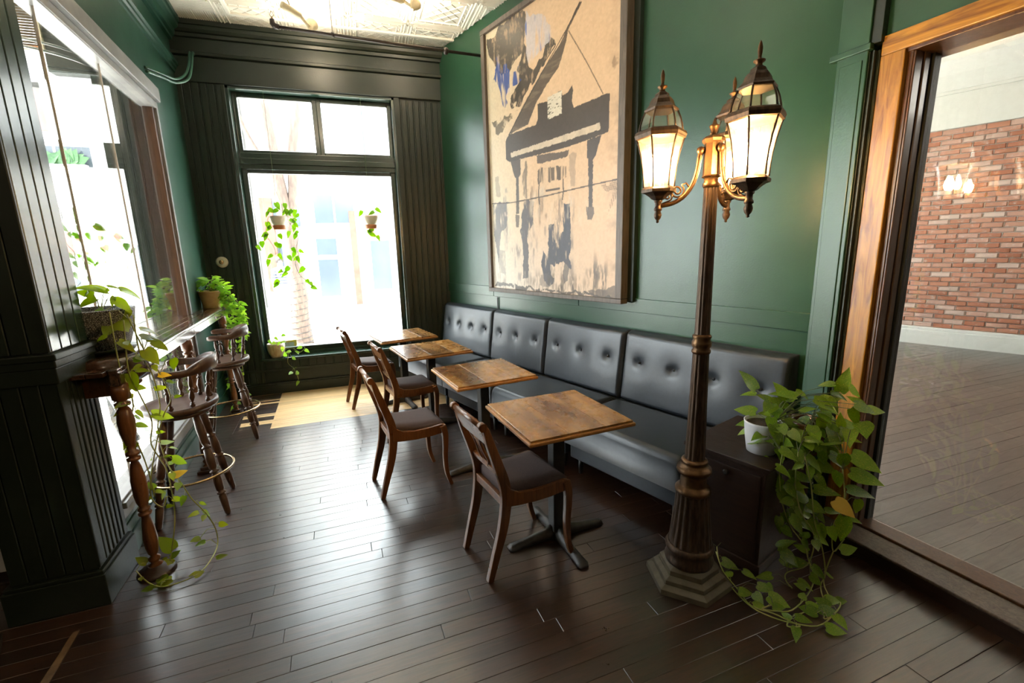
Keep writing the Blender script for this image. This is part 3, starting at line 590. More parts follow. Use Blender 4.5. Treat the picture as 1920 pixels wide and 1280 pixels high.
LR=[((1.914,1.734,0.905),(1.874,1.784,0.998)),((1.915,1.733,0.857),(1.873,1.786,0.855)),((2.026,1.592,0.896),(1.961,1.675,0.919)),((1.955,1.682,0.83),(2.03,1.587,0.818)),((1.919,1.728,0.769),(1.86,1.802,0.773)),((1.915,1.732,0.722),(1.869,1.791,0.711)),((1.91,1.739,0.685),(1.869,1.791,0.652)),((1.958,1.678,0.831),(1.92,1.727,0.862)),((1.8,1.6,0.683),(1.895,1.758,0.645)),((2.002,1.622,0.709),(1.958,1.678,0.694)),((2.067,1.541,0.756),(2.007,1.617,0.69)),((2.074,1.532,0.745),(1.954,1.395,0.749)),((2.023,1.597,0.901),(2.057,1.554,0.878)),((2.118,1.477,0.963),(2.081,1.524,0.961)),((2.132,1.458,0.923),(2.148,1.438,1.044)),((2.111,1.485,0.911),(2.155,1.429,0.891)),((2.071,1.535,0.901),(2.123,1.47,0.87)),((2.087,1.515,0.841),(2.128,1.464,0.814)),((2.092,1.509,0.81),(2.11,1.486,0.724)),((2.153,1.432,0.972),(2.184,1.393,0.924)),((2.171,1.41,0.902),(2.217,1.351,0.878)),((2.201,1.371,0.861),(2.243,1.319,0.855)),((2.193,1.382,0.809),(2.066,1.245,0.774)),((2.162,1.421,0.875),(2.187,1.389,0.801)),((2.169,1.412,0.763),(2.019,1.308,0.729)),((2.133,1.457,0.751),(1.982,1.358,0.729)),((1.819,1.574,0.691),(1.867,1.511,0.702)),((1.861,1.519,0.687),(1.902,1.463,0.659)),((1.885,1.487,0.652),(1.929,1.428,0.613)),((1.921,1.438,0.648),(1.965,1.38,0.604)),((1.955,1.393,0.669),(1.973,1.369,0.607)),((1.978,1.363,0.672),(2.014,1.315,0.632)),((2.006,1.325,0.72),(2.016,1.312,0.639)),((2.026,1.299,0.71),(2.089,1.215,0.666)),((2.004,1.328,0.615),(2.002,1.331,0.527)),((2.028,1.296,0.626),(2.092,1.21,0.614)),((1.821,1.572,0.585),(1.845,1.54,0.556)),((1.873,1.502,0.496),(1.846,1.539,0.438)),((1.906,1.459,0.538),(1.946,1.406,0.524)),((1.903,1.463,0.471),(1.927,1.431,0.483)),((1.871,1.506,0.421),(1.912,1.451,0.422)),((1.952,1.398,0.578),(1.98,1.36,0.535)),((1.951,1.398,0.475),(2.005,1.326,0.491)),((2.026,1.299,0.526),(2.082,1.224,0.53)),((2.147,1.44,0.782),(2.14,1.449,0.843)),((1.917,1.444,0.728),(1.951,1.398,0.741)),((2.0,1.626,0.762),(1.936,1.706,0.784)),((2.001,1.624,0.876),(1.97,1.663,0.948)),((2.037,1.578,0.813),(2.071,1.536,0.849)),((1.887,1.484,0.729),(1.918,1.443,0.71)),((2.113,1.483,0.784),(2.148,1.438,0.756)),((2.191,1.384,0.883),(2.159,1.425,0.924)),((1.985,1.353,0.742),(2.102,1.497,0.702)),((2.151,1.435,0.719),(2.186,1.39,0.731)),((1.847,1.537,0.649),(1.88,1.493,0.611)),((2.106,1.491,0.891),(2.137,1.452,0.842)),((1.831,1.475,0.457),(1.865,1.43,0.408)),((1.902,1.38,0.428),(1.941,1.329,0.4)),((1.907,1.374,0.332),(1.945,1.324,0.263)),((1.863,1.433,0.373),(1.905,1.377,0.305)),((1.96,1.303,0.499),(2.004,1.245,0.46)),((2.007,1.24,0.516),(2.013,1.232,0.442)),((1.984,1.271,0.441),(1.988,1.266,0.323)),((1.941,1.329,0.4),(1.969,1.291,0.401)),((1.931,1.342,0.378),(1.952,1.313,0.318)),((1.852,1.447,0.187),(1.894,1.391,0.145)),((1.841,1.462,0.179),(1.87,1.424,0.241)),((1.916,1.362,0.168),(1.889,1.399,0.176)),((1.874,1.418,0.078),(1.92,1.357,0.094)),((1.928,1.346,0.159),(1.96,1.304,0.122)),((1.926,1.348,0.115),(1.951,1.315,0.081)),((1.9,1.384,0.035),(1.914,1.329,0.03)),((1.666,1.625,0.03),(1.698,1.562,0.03)),((1.709,1.533,0.03),(1.724,1.479,0.03)),((1.813,1.458,0.03),(1.746,1.471,0.03)),((1.579,1.433,0.03),(1.626,1.404,0.03)),((1.695,1.433,0.03),(1.719,1.391,0.03)),((1.746,1.425,0.03),(1.724,1.378,0.03)),((1.64,1.399,0.03),(1.626,1.342,0.03)),((1.685,1.361,0.03),(1.717,1.288,0.03)),((1.911,1.256,0.03),(1.962,1.227,0.03)),((1.796,1.258,0.03),(1.838,1.223,0.03)),((1.83,1.216,0.03),(1.888,1.195,0.03)),((1.862,1.176,0.03),(1.848,1.117,0.03)),((1.694,1.229,0.03),(1.717,1.202,0.03)),((1.716,1.629,0.098),(1.734,1.604,0.082)),((1.551,1.849,0.12),(1.56,1.837,0.086)),((1.957,1.307,0.361),(1.97,1.29,0.32)),((1.896,1.388,0.249),(1.922,1.355,0.206)),((1.847,1.454,0.296),(1.873,1.42,0.26)),((1.925,1.35,0.276),(1.96,1.303,0.248)),((1.849,1.451,0.088),(1.883,1.406,0.058))]
VR=[[(1.855,1.499,0.655),(1.853,1.502,0.53),(1.868,1.482,0.394),(1.893,1.449,0.288),(1.933,1.397,0.209),(1.944,1.382,0.147),(1.964,1.355,0.056),(1.881,1.317,0.015),(1.728,1.272,0.015),(1.658,1.293,0.015),(1.61,1.325,0.015),(1.676,1.326,0.015)],[(1.701,1.703,0.052),(1.666,1.646,0.015),(1.591,1.503,0.015),(1.573,1.369,0.015),(1.6,1.29,0.015),(1.657,1.227,0.015),(1.752,1.169,0.015),(1.858,1.185,0.015),(1.956,1.217,0.015),(1.985,1.257,0.015),(1.925,1.269,0.015),(1.982,1.332,0.025),(1.989,1.322,0.091),(1.975,1.342,0.218),(1.948,1.376,0.354),(1.931,1.399,0.526),(1.909,1.428,0.661)],[(1.699,1.705,0.022),(1.627,1.572,0.015),(1.601,1.454,0.015),(1.579,1.357,0.015),(1.634,1.287,0.015),(1.67,1.222,0.015),(1.683,1.195,0.015),(1.632,1.214,0.015),(1.697,1.245,0.015),(1.773,1.245,0.015),(1.877,1.266,0.015)],[(1.998,1.311,0.636),(2.011,1.293,0.47),(1.993,1.317,0.346),(2.001,1.307,0.218),(2.021,1.28,0.298)],[(2.001,1.307,0.218),(1.991,1.32,0.127),(1.988,1.323,0.038),(1.94,1.253,0.015),(1.818,1.191,0.015),(1.861,1.184,0.015)],[(1.893,1.45,0.678),(1.894,1.448,0.508),(1.917,1.418,0.369),(1.953,1.371,0.272),(1.946,1.38,0.113),(1.898,1.443,0.035),(1.866,1.422,0.015),(1.848,1.372,0.015)]]
VB=[[(-1.369,5.406,1.302),(-1.297,5.421,1.213),(-1.236,5.434,1.067),(-1.227,5.436,0.866),(-1.28,5.424,0.669),(-1.334,5.413,0.471),(-1.388,5.402,0.35)],[(-1.356,5.408,1.328),(-1.248,5.431,1.232),(-1.186,5.445,1.045),(-1.206,5.44,0.805),(-1.256,5.43,0.636),(-1.263,5.428,0.459),(-1.271,5.426,0.19),(-1.264,5.428,0.004)],[(-1.393,5.4,1.287),(-1.332,5.413,1.16),(-1.307,5.419,0.989),(-1.345,5.411,0.765),(-1.336,5.412,0.53),(-1.406,5.398,0.353),(-1.385,5.402,0.06),(-1.387,5.402,-0.185)],[(-1.44,5.39,1.279),(-1.34,5.412,1.239),(-1.27,5.427,0.985),(-1.305,5.419,0.701)]]
LD=[(-0.905,5.945,2.107),(-0.864,5.945,2.146),(-0.823,5.945,2.146),(-0.792,5.945,2.199),(-0.711,5.945,2.195),(-0.709,5.945,2.133),(-0.668,5.945,2.133),(-0.627,5.945,2.124),(-0.598,5.945,2.085),(-0.916,5.945,1.985),(-0.912,5.945,1.949),(-0.957,5.945,1.879),(-0.952,5.945,1.853),(-1.002,5.945,1.774),(-1.047,5.945,1.738),(-0.803,5.945,1.859),(-0.713,5.945,1.885),(-0.848,5.945,1.762),(-0.816,5.945,1.752),(-0.933,5.945,1.638),(-0.829,5.945,1.635),(-0.962,5.945,1.567),(-0.775,5.945,1.483),(-0.85,5.945,1.458),(-0.808,5.945,1.424),(-0.906,5.945,1.336),(-0.91,5.945,1.304),(-0.655,5.945,2.027),(-0.637,5.945,2.036),(-0.618,5.945,1.982),(-0.65,5.945,1.956),(-0.628,5.945,1.893),(-0.645,5.945,1.857),(-0.675,5.945,1.699),(-0.6,5.945,1.683),(-0.731,5.945,1.614),(-0.685,5.945,1.649),(-0.669,5.945,1.603),(-0.644,5.945,1.593),(-0.615,5.945,1.472),(-0.569,5.945,1.329),(-0.533,5.945,1.299),(-0.507,5.945,1.255),(-0.69,5.945,2.12),(-0.731,5.945,2.129)]
VD=[[(-0.887,5.945,2.09),(-0.913,5.945,2.037),(-0.869,5.945,1.967),(-0.833,5.945,1.851),(-0.823,5.945,1.761),(-0.836,5.945,1.617),(-0.85,5.945,1.527),(-0.831,5.945,1.443)],[(-0.711,5.945,2.08),(-0.684,5.945,1.992),(-0.64,5.945,1.938),(-0.616,5.945,1.847),(-0.647,5.945,1.721),(-0.632,5.945,1.629),(-0.679,5.945,1.548),(-0.64,5.945,1.398),(-0.536,5.945,1.309),(-0.507,5.945,1.26)],[(-0.91,5.945,2.028),(-0.955,5.945,1.897),(-0.926,5.945,1.826),(-0.881,5.945,1.727),(-0.877,5.945,1.655)],[(-0.75,5.945,2.212),(-0.745,5.945,2.116)]]
LE=[(0.207,5.945,1.919),(0.19,5.945,1.886),(0.226,5.945,1.862),(0.283,5.945,1.823),(0.105,5.945,2.115),(0.31,5.945,2.152),(0.233,5.945,2.12)]
VE=[[(0.232,5.945,2.106),(0.23,5.945,2.022),(0.226,5.945,1.928),(0.239,5.945,1.862),(0.283,5.945,1.823)]]
LG=[(-2.04,4.282,1.98),(-2.036,4.283,1.941),(-2.057,4.273,1.902),(-2.011,4.295,1.883),(-2.07,4.267,1.839),(-2.076,4.265,1.819),(-1.962,4.318,1.834),(-1.896,4.349,1.819),(-1.874,4.359,1.824),(-1.833,4.378,1.885),(-1.805,4.391,1.809),(-1.873,4.359,1.753),(-1.897,4.348,1.738),(-1.853,4.368,1.721),(-1.948,4.324,1.698),(-2.014,4.294,1.685),(-1.943,4.326,1.657),(-1.918,4.338,1.636),(-1.97,4.314,1.617),(-1.852,4.369,1.654),(-1.853,4.369,1.596),(-2.036,4.283,1.534),(-1.991,4.304,1.537),(-1.904,4.345,1.542),(-1.903,4.345,1.494),(-2.054,4.275,1.434)]
VF=[[(-2.041,4.281,2.08),(-2.007,4.297,2.005),(-2.012,4.294,1.878),(-2.012,4.295,1.77),(-1.984,4.308,1.709),(-1.986,4.307,1.649),(-1.96,4.318,1.586),(-1.972,4.313,1.504),(-2.007,4.297,1.455)],[(-2.033,4.284,2.042),(-1.974,4.312,1.869),(-1.958,4.319,1.789),(-1.904,4.345,1.738),(-1.873,4.359,1.655),(-1.896,4.348,1.541)],[(-1.969,4.314,1.948),(-1.883,4.354,1.88),(-1.855,4.368,1.86),(-1.866,4.362,1.778)]]
LC=[(-1.033,5.72,0.691),(-0.963,5.72,0.723),(-0.889,5.72,0.741),(-0.859,5.72,0.663),(-0.945,5.72,0.639),(-0.816,5.72,0.545),(-0.734,5.72,0.511),(-0.879,5.72,0.487),(-0.808,5.72,0.467),(-0.661,5.72,0.549),(-0.692,5.72,0.584),(-0.799,5.72,0.337),(-0.774,5.72,0.256),(-0.771,5.72,0.176),(-0.827,5.72,0.294),(-0.894,5.72,0.603),(-0.998,5.72,0.663)]
VC=[[(-0.994,5.72,0.6),(-0.897,5.72,0.572),(-0.795,5.72,0.581),(-0.721,5.72,0.523),(-0.659,5.72,0.568)],[(-0.925,5.72,0.574),(-0.847,5.72,0.522),(-0.86,5.72,0.408),(-0.801,5.72,0.324),(-0.769,5.72,0.189)],[(-1.016,5.72,0.602),(-0.942,5.72,0.671),(-0.879,5.72,0.728)]]
PO={'sky':[(0.02,0.982),(0.289,1.003),(0.332,1.012),(0.361,0.992),(0.367,0.895),(0.374,0.812),(0.414,0.795),(0.493,0.818),(0.522,0.874),(0.585,0.826),(0.548,0.806),(0.463,0.769),(0.391,0.726),(0.315,0.688),(0.227,0.695),(0.217,0.732),(0.286,0.75),(0.319,0.765),(0.29,0.821),(0.313,0.858),(0.212,0.829),(0.166,0.83),(0.097,0.871),(0.039,0.91)],'sky2':[(0.043,0.669),(0.214,0.675),(0.271,0.687),(0.213,0.657),(0.14,0.636),(0.088,0.601),(0.079,0.645)],'blue1':[(0.366,0.991),(0.477,0.95),(0.55,0.901),(0.558,0.838),(0.464,0.833),(0.394,0.808),(0.371,0.854)],'blue2':[(0.1,0.906),(0.133,0.863),(0.212,0.821),(0.279,0.815),(0.309,0.775),(0.23,0.756),(0.17,0.713),(0.114,0.778),(0.056,0.816)],'lid':[(0.747,0.914),(0.765,0.909),(0.675,0.853),(0.663,0.825),(0.646,0.799),(0.611,0.758),(0.519,0.718),(0.44,0.675),(0.371,0.615),(0.198,0.602),(0.326,0.682),(0.492,0.771),(0.62,0.824),(0.663,0.856)],'body':[(0.167,0.583),(0.198,0.602),(0.437,0.604),(0.453,0.623),(0.45,0.669),(0.464,0.671),(0.527,0.666),(0.532,0.679),(0.632,0.681),(0.636,0.666),(0.671,0.668),(0.704,0.684),(0.709,0.666),(0.7,0.638),(0.713,0.616),(0.931,0.621),(0.935,0.617),(0.931,0.511),(0.891,0.508),(0.67,0.498),(0.203,0.502),(0.166,0.516)],'keys':[(0.211,0.534),(0.67,0.541),(0.879,0.545),(0.886,0.525),(0.67,0.52),(0.216,0.517)],'sheet':[(0.527,0.678),(0.632,0.683),(0.631,0.609),(0.528,0.607)],'legR':[(0.802,0.504),(0.891,0.508),(0.855,0.45),(0.84,0.442),(0.84,0.294),(0.815,0.296),(0.809,0.446),(0.801,0.45)],'footR':[(0.798,0.297),(0.847,0.294),(0.851,0.272),(0.836,0.254),(0.807,0.255)],'legL':[(0.209,0.506),(0.3,0.5),(0.298,0.448),(0.28,0.436),(0.279,0.299),(0.25,0.301),(0.257,0.436),(0.24,0.444)],'footL':[(0.242,0.301),(0.281,0.294),(0.273,0.249),(0.247,0.25)],'under':[(0.439,0.499),(0.681,0.487),(0.67,0.468),(0.453,0.468),(0.441,0.47)],'bench':[(0.463,0.453),(0.661,0.44),(0.661,0.4),(0.502,0.397),(0.441,0.401),(0.447,0.442)],'s1':[(0.321,0.353),(0.408,0.347),(0.405,0.26),(0.372,0.243),(0.355,0.234),(0.347,0.052),(0.301,0.052),(0.308,0.202),(0.287,0.227),(0.309,0.326)],'s2':[(0.314,0.433),(0.344,0.488),(0.36,0.487),(0.354,0.356),(0.316,0.363)],'s3':[(0.022,0.349),(0.169,0.35),(0.156,0.251),(0.098,0.233),(0.083,0.203),(0.061,0.098),(0.03,0.204),(0.029,0.277)],'s4':[(0.051,0.458),(0.09,0.459),(0.102,0.374),(0.058,0.382)],'s5':[(0.643,0.322),(0.689,0.319),(0.69,0.088),(0.674,0.09),(0.632,0.114),(0.575,0.1),(0.535,0.1),(0.535,0.072),(0.564,0.054),(0.534,0.03),(0.483,0.053),(0.464,0.114),(0.475,0.156),(0.516,0.137),(0.527,0.192),(0.523,0.25),(0.567,0.253),(0.576,0.199),(0.6,0.163),(0.614,0.216),(0.638,0.224)],'s6':[(0.683,0.478),(0.73,0.473),(0.727,0.365),(0.688,0.368)],'s7':[(0.642,0.114),(0.679,0.114),(0.674,0.052),(0.641,0.042)],'s8':[(0.04,0.162),(0.137,0.16),(0.136,0.051),(0.072,0.066)],'b1':[(0.811,0.021),(1.003,0.039),(1.004,-0.003),(0.828,0.01)],'b2':[(0.014,0.011),(0.362,0.006),(0.811,0.003),(1.005,-0.007),(1.004,0.003),(0.811,0.014),(0.363,0.013),(0.043,0.033)],'s9':[(0.452,0.071),(0.514,0.072),(0.564,0.05),(0.513,0.025),(0.451,0.023)],'e1':[(0.884,0.356),(0.99,0.363),(0.988,0.335),(0.915,0.334)],'e2':[(0.959,0.334),(0.991,0.331),(0.968,0.296),(0.932,0.264)],'e3':[(0.959,0.714),(1.006,0.711),(1.009,0.657),(0.954,0.672),(0.946,0.697)]}
LN={'prop':([(0.678,0.85),(0.736,0.793),(0.8,0.729),(0.896,0.624)],0.004),'hor':([(0.016,0.355),(0.205,0.347),(0.354,0.349),(0.52,0.352),(0.67,0.358),(0.837,0.363),(0.986,0.367)],0.006),'bl1':([(0.456,0.399),(0.448,0.367),(0.457,0.326)],0.007),'bl2':([(0.639,0.398),(0.641,0.36),(0.634,0.331)],0.007),'bl3':([(0.511,0.37),(0.611,0.369)],0.01),'rim':([(0.751,0.909),(0.663,0.856),(0.491,0.767),(0.198,0.602)],0.005),'edge':([(0.585,0.826),(0.492,0.787)],0.006)}

# ------------------------------------------------------------------ outdoors
struct('floor_entry', MB().prism([(-7.8, 2.97), (-1.53, 2.97), (-1.75, 5.9), (-1.75, 6.3), (-7.8, 6.3)], -.009, .012, 'z'), M['concrete'])
struct('ground_street', MB().box(-45, 45, 6.25, 60, -.35, -.15), M['asphalt'])
struct('trim_18', MB().box(-45, 45, 6.23, 9.2, -.16, -.02), M['concrete'])
eb = struct('wall_entry_side', MB().box(-2.235, -1.60, Y0+.012, Y0+.30, 0, HC+.02).box(-2.30, -2.235, Y0-.02, Y0+.32, 0, 3.6), M['green_dark'])
for i in range(9): board(eb, -2.235+i*.07, -2.235+(i+1)*.07, .1, 3.97)
struct('trim_19', MB().box(-7.9, -2.235, Y0, Y0+.3, 3.98, 4.1).box(-2.62, -2.235, Y0-.02, Y0+.1, 3.42, 3.98).box(-7.9, -2.3, Y0+.30, Y0+.34, 3.36, 3.41), M['green_dark'])
bl = empty('bamboo_blind', (-2.62, Y0-.05, 3.62), 0, label='brown slatted blind rolled down above the far left entry opening', cat='blind')
for i in range(15): MB().tube([(-2.6, 0, .01+i*.023), (0, 0, .01+i*.023)], .010, 6, flat=.5).build('slat', M['bamboo'], bl)
MB().box(-2.62, .0, -.012, .012, -.03, 0).build('bottom_bar', M['terra'], bl); MB().box(.0, .02, -.014, .014, -.03, .36).build('side_tape', M['ivory'], bl)
ar = empty('awning_hoop', (-2.3, Y0-.02, 3.5), 0, label='thin pale hoop rail curving under the brown blind in the entry', cat='awning frame')
MB().tube(spline([(.02, 0, .07), (-.1, -.25, .06), (-.35, -.45, .05), (-.7, -.55, .045), (-1.3, -.6, .04)]), .012, 8).build('upper_tube', M['metal'], ar)
MB().tube(spline([(.02, 0, .0), (-.1, -.22, .0), (-.35, -.40, .0), (-.7, -.50, .0), (-1.3, -.55, .0)]), .014, 8).build('lower_tube', M['metal'], ar)
hr = empty('hand_railing', (-2.5, 5.45, .012), math.atan2(3.80-5.45, -1.62+2.5), label='low grey railing with upright bars seen through the glass under the counter', cat='railing')
Lr = math.hypot(.88, 1.65)
MB().tube([(0, 0, .36), (Lr, 0, .36)], .022, 10).build('handrail', M['steelrail'], hr)
MB().box(0, Lr, -.012, .012, .03, .05).build('bottom_rail', M['steelrail'], hr)
for i in range(17): MB().box(.03+i*.112, .045+i*.112, -.008, .008, 0 if i % 8 == 0 else .04, .35).build('baluster', M['steelrail'], hr)

FY = 17.0
def house(name, label, x0, x1, h, mat, wins, extra=None):
    b = empty(name, ((x0+x1)/2, FY, -.15), 0, label=label, cat='building')
    o = b.location
    MB().box(x0-o.x, x1-o.x, 0, 1.2, 0, h).build('wall', mat, b)
    MB().box(x0-o.x-.05, x1-o.x+.05, -.18, 0, h-.5, h).build('cornice', M['white'], b, .02)
    for (a, c, z0, z1) in wins:
        f = MB().box(a-o.x-.07, c-o.x+.07, -.07, .01, z0-.07, z1+.07).build('window', M['white'], b)
        n = max(1, round((c-a)/.75)); w_ = (c-a)/n
        for i in range(n): MB().box(a-o.x+i*w_+.03, a-o.x+(i+1)*w_-.03, -.08, -.06, z0, z1).build('pane', M['farglass'], f)
    return b
h1 = house('shop_house', 'pale shop front across the street seen through the middle of the window', -2.9, 2.6, 7.5, M['facade'], [(-2.45, -1.7, .45, 2.1), (-1.25, -.55, .35, 1.6), (-1.25, -.55, 1.75, 2.3), (-2.5, -1.6, 2.7, 3.6), (-1.2, .1, 2.8, 3.7), (.5, 1.2, .5, 2.2), (-2.2, -1.2, 4.9, 6.4), (.0, 1.0, 4.9, 6.4)])
MB().box(-2.78+.15, -2.42+.15, -.16, 0, .6, 3.6).build('brick_pier', M['redbrick'], h1); MB().box(.05, .25, -.1, 0, 0, 3.2).build('brick_pier', M['redbrick'], h1); MB().box(.6, 1.3, -.06, 0, 2.3, 3.1).build('brick_panel', M['pinkbrick'], h1)
h2 = house('brick_house', 'pink brick house with white bands seen through the left glass front', -14, -3.1, 9, M['facade'], [(-8.6, -6.9, 4.3, 4.95), (-6.3, -4.2, 4.3, 4.95), (-12, -9.4, 4.3, 4.95), (-6.4, -4.6, .6, 1.9)])
for (z0, z1) in ((1.95, 2.6), (5.35, 6.5)): MB().box(-5.45, 5.45, -.05, 0, z0, z1).build('brick_band', M['pinkbrick'], h2)
h3 = house('corner_house', 'pale two storey house across the street at the right of the window', 2.8, 12, 8, M['facade'], [(3.4, 4.6, .5, 2.3), (5.2, 6.4, .5, 2.3), (3.6, 4.8, 4, 5.6), (5.6, 6.8, 4, 5.6), (8, 10, .5, 2.3), (8, 10, 4, 5.6)])
MB().box(-4.6, -3.9, -.1, 0, 0, 3.2).build('brick_pier', M['redbrick'], h3)
# plants standing in the brick house window
def leafmesh(name, mat, w=.46, fold=.10, droop=.22, heart=.10):
    # x = along the leaf (0 base .. 1 tip), y = width, z = up
    prof = [(0.0, 0.10), (-heart*.6, .22), (-heart*.3, .34), (.12, .46), (.30, .50), (.50, .42), (.70, .28), (.87, .12), (1.0, 0.0)]
    vs_ = []; fs = []
    n = len(prof)
    for i, (x, y) in enumerate(prof):
        xm = max(0, x) if i else 0; zc = -droop*xm**2
        vs_ += [(max(x, 0) if i > 0 else .03, 0, -droop*max(x, 0)**2)]
        for s_ in (1, -1): vs_.append((x, s_*y*2*w*.5*1.05, -droop*max(x, 0)**2-fold*0+fold*y*1.4-.05*(y*2)**2))
    for i in range(n-1):
        a, b = 3*i, 3*(i+1); fs += [(a, b, b+1, a+1), (a, a+2, b+2, b)]
    mb = MB(); mb.add(vs_, fs, True); me = mb.mesh(name); me.materials.append(mat); return me
LF = {}
def leaf_variants(key, mat):
    LF[key] = [leafmesh('leaf', M[mat], w, f_, d_) for w, f_, d_ in ((.64, .10, .20), (.56, .16, .32), (.68, .06, .12), (.50, .2, .26))]
for k_, m_ in (('A', 'leafA'), ('R', 'leafR'), ('B', 'leafB'), ('H', 'leafH'), ('Y', 'leafY'), ('fig', 'fig')): leaf_variants(k_, m_)
CAM = Vector((0, 0, 1.65))
lr = random.Random(5)
def leaf(parent, base, tip, key, nrm=None, size=None, name='leaf'):
    """a leaf from base to tip; its face turned to nrm"""
    b = Vector(base); t_ = Vector(tip); d = t_-b; l = size or d.length
    d.normalize(); n = Vector(nrm) if nrm else Vector((0, -.5, .8))
    n = n-d*n.dot(d)
    if n.length < .05: n = d.orthogonal()
    n.normalize(); y = n.cross(d)
    o = bpy.data.objects.new(name, lr.choice(LF[key])); COL.objects.link(o); o.parent = parent
    m_ = Matrix(((d.x, y.x, n.x, 0), (d.y, y.y, n.y, 0), (d.z, y.z, n.z, 0), (0, 0, 0, 1)))@Matrix.Diagonal((l, l, l, 1)); m_.translation = b-(parent.location if parent else Vector())
    o.matrix_basis = m_; return o
fg = empty('window_fig', (-7.6, FY-.25, 4.3), 0, label='dark broad-leaved plant in the window box of the brick house', cat='plant')
MB().box(-.5, .6, -.1, .1, -.25, -.02).build('window_box', M['white'], fg)
for i in range(16):
    a = lr.uniform(-1.2, 1.2); b0 = (lr.uniform(-7.9, -7.3), FY-.25, 4.3); leaf(fg, b0, (b0[0]+math.sin(a)*.5, FY-.3, 4.3+math.cos(a)*.45), 'fig', (0, -1, .2))
# parked car
car = empty('parked_car', (-7.3, 15.2, -.15), 0, label='white car parked across the street seen through the left glass front', cat='car')
MB().prism([(-2.1, .35), (-2.05, .8), (-1.2, .95), (-.7, 1.42), (.7, 1.42), (1.25, .95), (2.0, .85), (2.1, .35)], -.8, .8, 'y').build('body', M['blueglass'], car, .06)
MB().prism([(-1.0, .97), (-.62, 1.34), (.62, 1.34), (1.05, .97)], -.82, .82, 'y').build('side_window', M['farglass'], car)
for x in (-1.3, 1.3):
    for y in (-.78, .62): MB().tube([(x, y, .33), (x, y+.16, .33)], .33, 18).build('wheel', M['tyre'], car)
# street tree wrapped in a cord of little lights
tr = empty('street_tree', (-1.16, 9.95, -.15), 0, label='bare street tree trunk wrapped in a light cord outside the window', cat='tree')
trunk = [(0, 0, 0), (-.02, 0, .5), (.02, 0, 1.1), (-.02, 0, 1.7), (-.03, 0, 2.3), (-.12, 0, 3.2), (-.2, 0, 4.2), (-.35, .1, 5.5)]
TR = spline(trunk, 6); rad = [.20-.10*i/len(TR) for i in range(len(TR))]; MB().tube(TR, rad, 12).build('trunk', M['bark'], tr)
MB().tube(spline([(-.02, 0, 2.2), (.12, 0, 2.9), (.2, .05, 3.7), (.45, .1, 5)]), .085, 8).build('branch', M['bark'], tr)
MB().tube(spline([(-.1, 0, 3.2), (-.5, .1, 3.9), (-.8, .1, 4.8)]), .04, 6).build('branch', M['bark'], tr)
P_ = []
for i in range(260):
    f_ = i/259; k_ = f_*(len(TR)-1)*.75; p = TR[int(k_)].lerp(TR[min(int(k_)+1, len(TR)-1)], k_-int(k_)); r_ = .21-.10*f_; P_.append((p.x+r_*math.cos(i*.62), p.y+r_*math.sin(i*.62), p.z))
MB().tube(P_, .007, 4).build('light_cord', M['iron'], tr)
t2 = empty('young_tree', (1.7, 9.3, -.15), 0, label='thin young tree with a few yellow leaves at the right of the window', cat='tree')
MB().tube(spline([(0, 0, 0), (.02, 0, 1), (-.03, 0, 2), (.0, 0, 3)]), [.05]*15+[.04], 8).build('trunk', M['bark'], t2)
for q in range(5):
    a = lr.uniform(0, 6.3); z = 1.1+q*.35; MB().tube(spline([(0, 0, z), (.3*math.cos(a), .3*math.sin(a), z+.3), (.5*math.cos(a), .4*math.sin(a), z+.7)]), .012, 5).build('branch', M['bark'], t2)
for q in range(40):
    b0 = Vector((1.7+lr.uniform(-.5, .5), 9.3+lr.uniform(-.4, .4), lr.uniform(.6, 3.2))); leaf(t2, b0, b0+Vector((lr.uniform(-.08, .08), lr.uniform(-.05, .05), -.08)), 'Y')
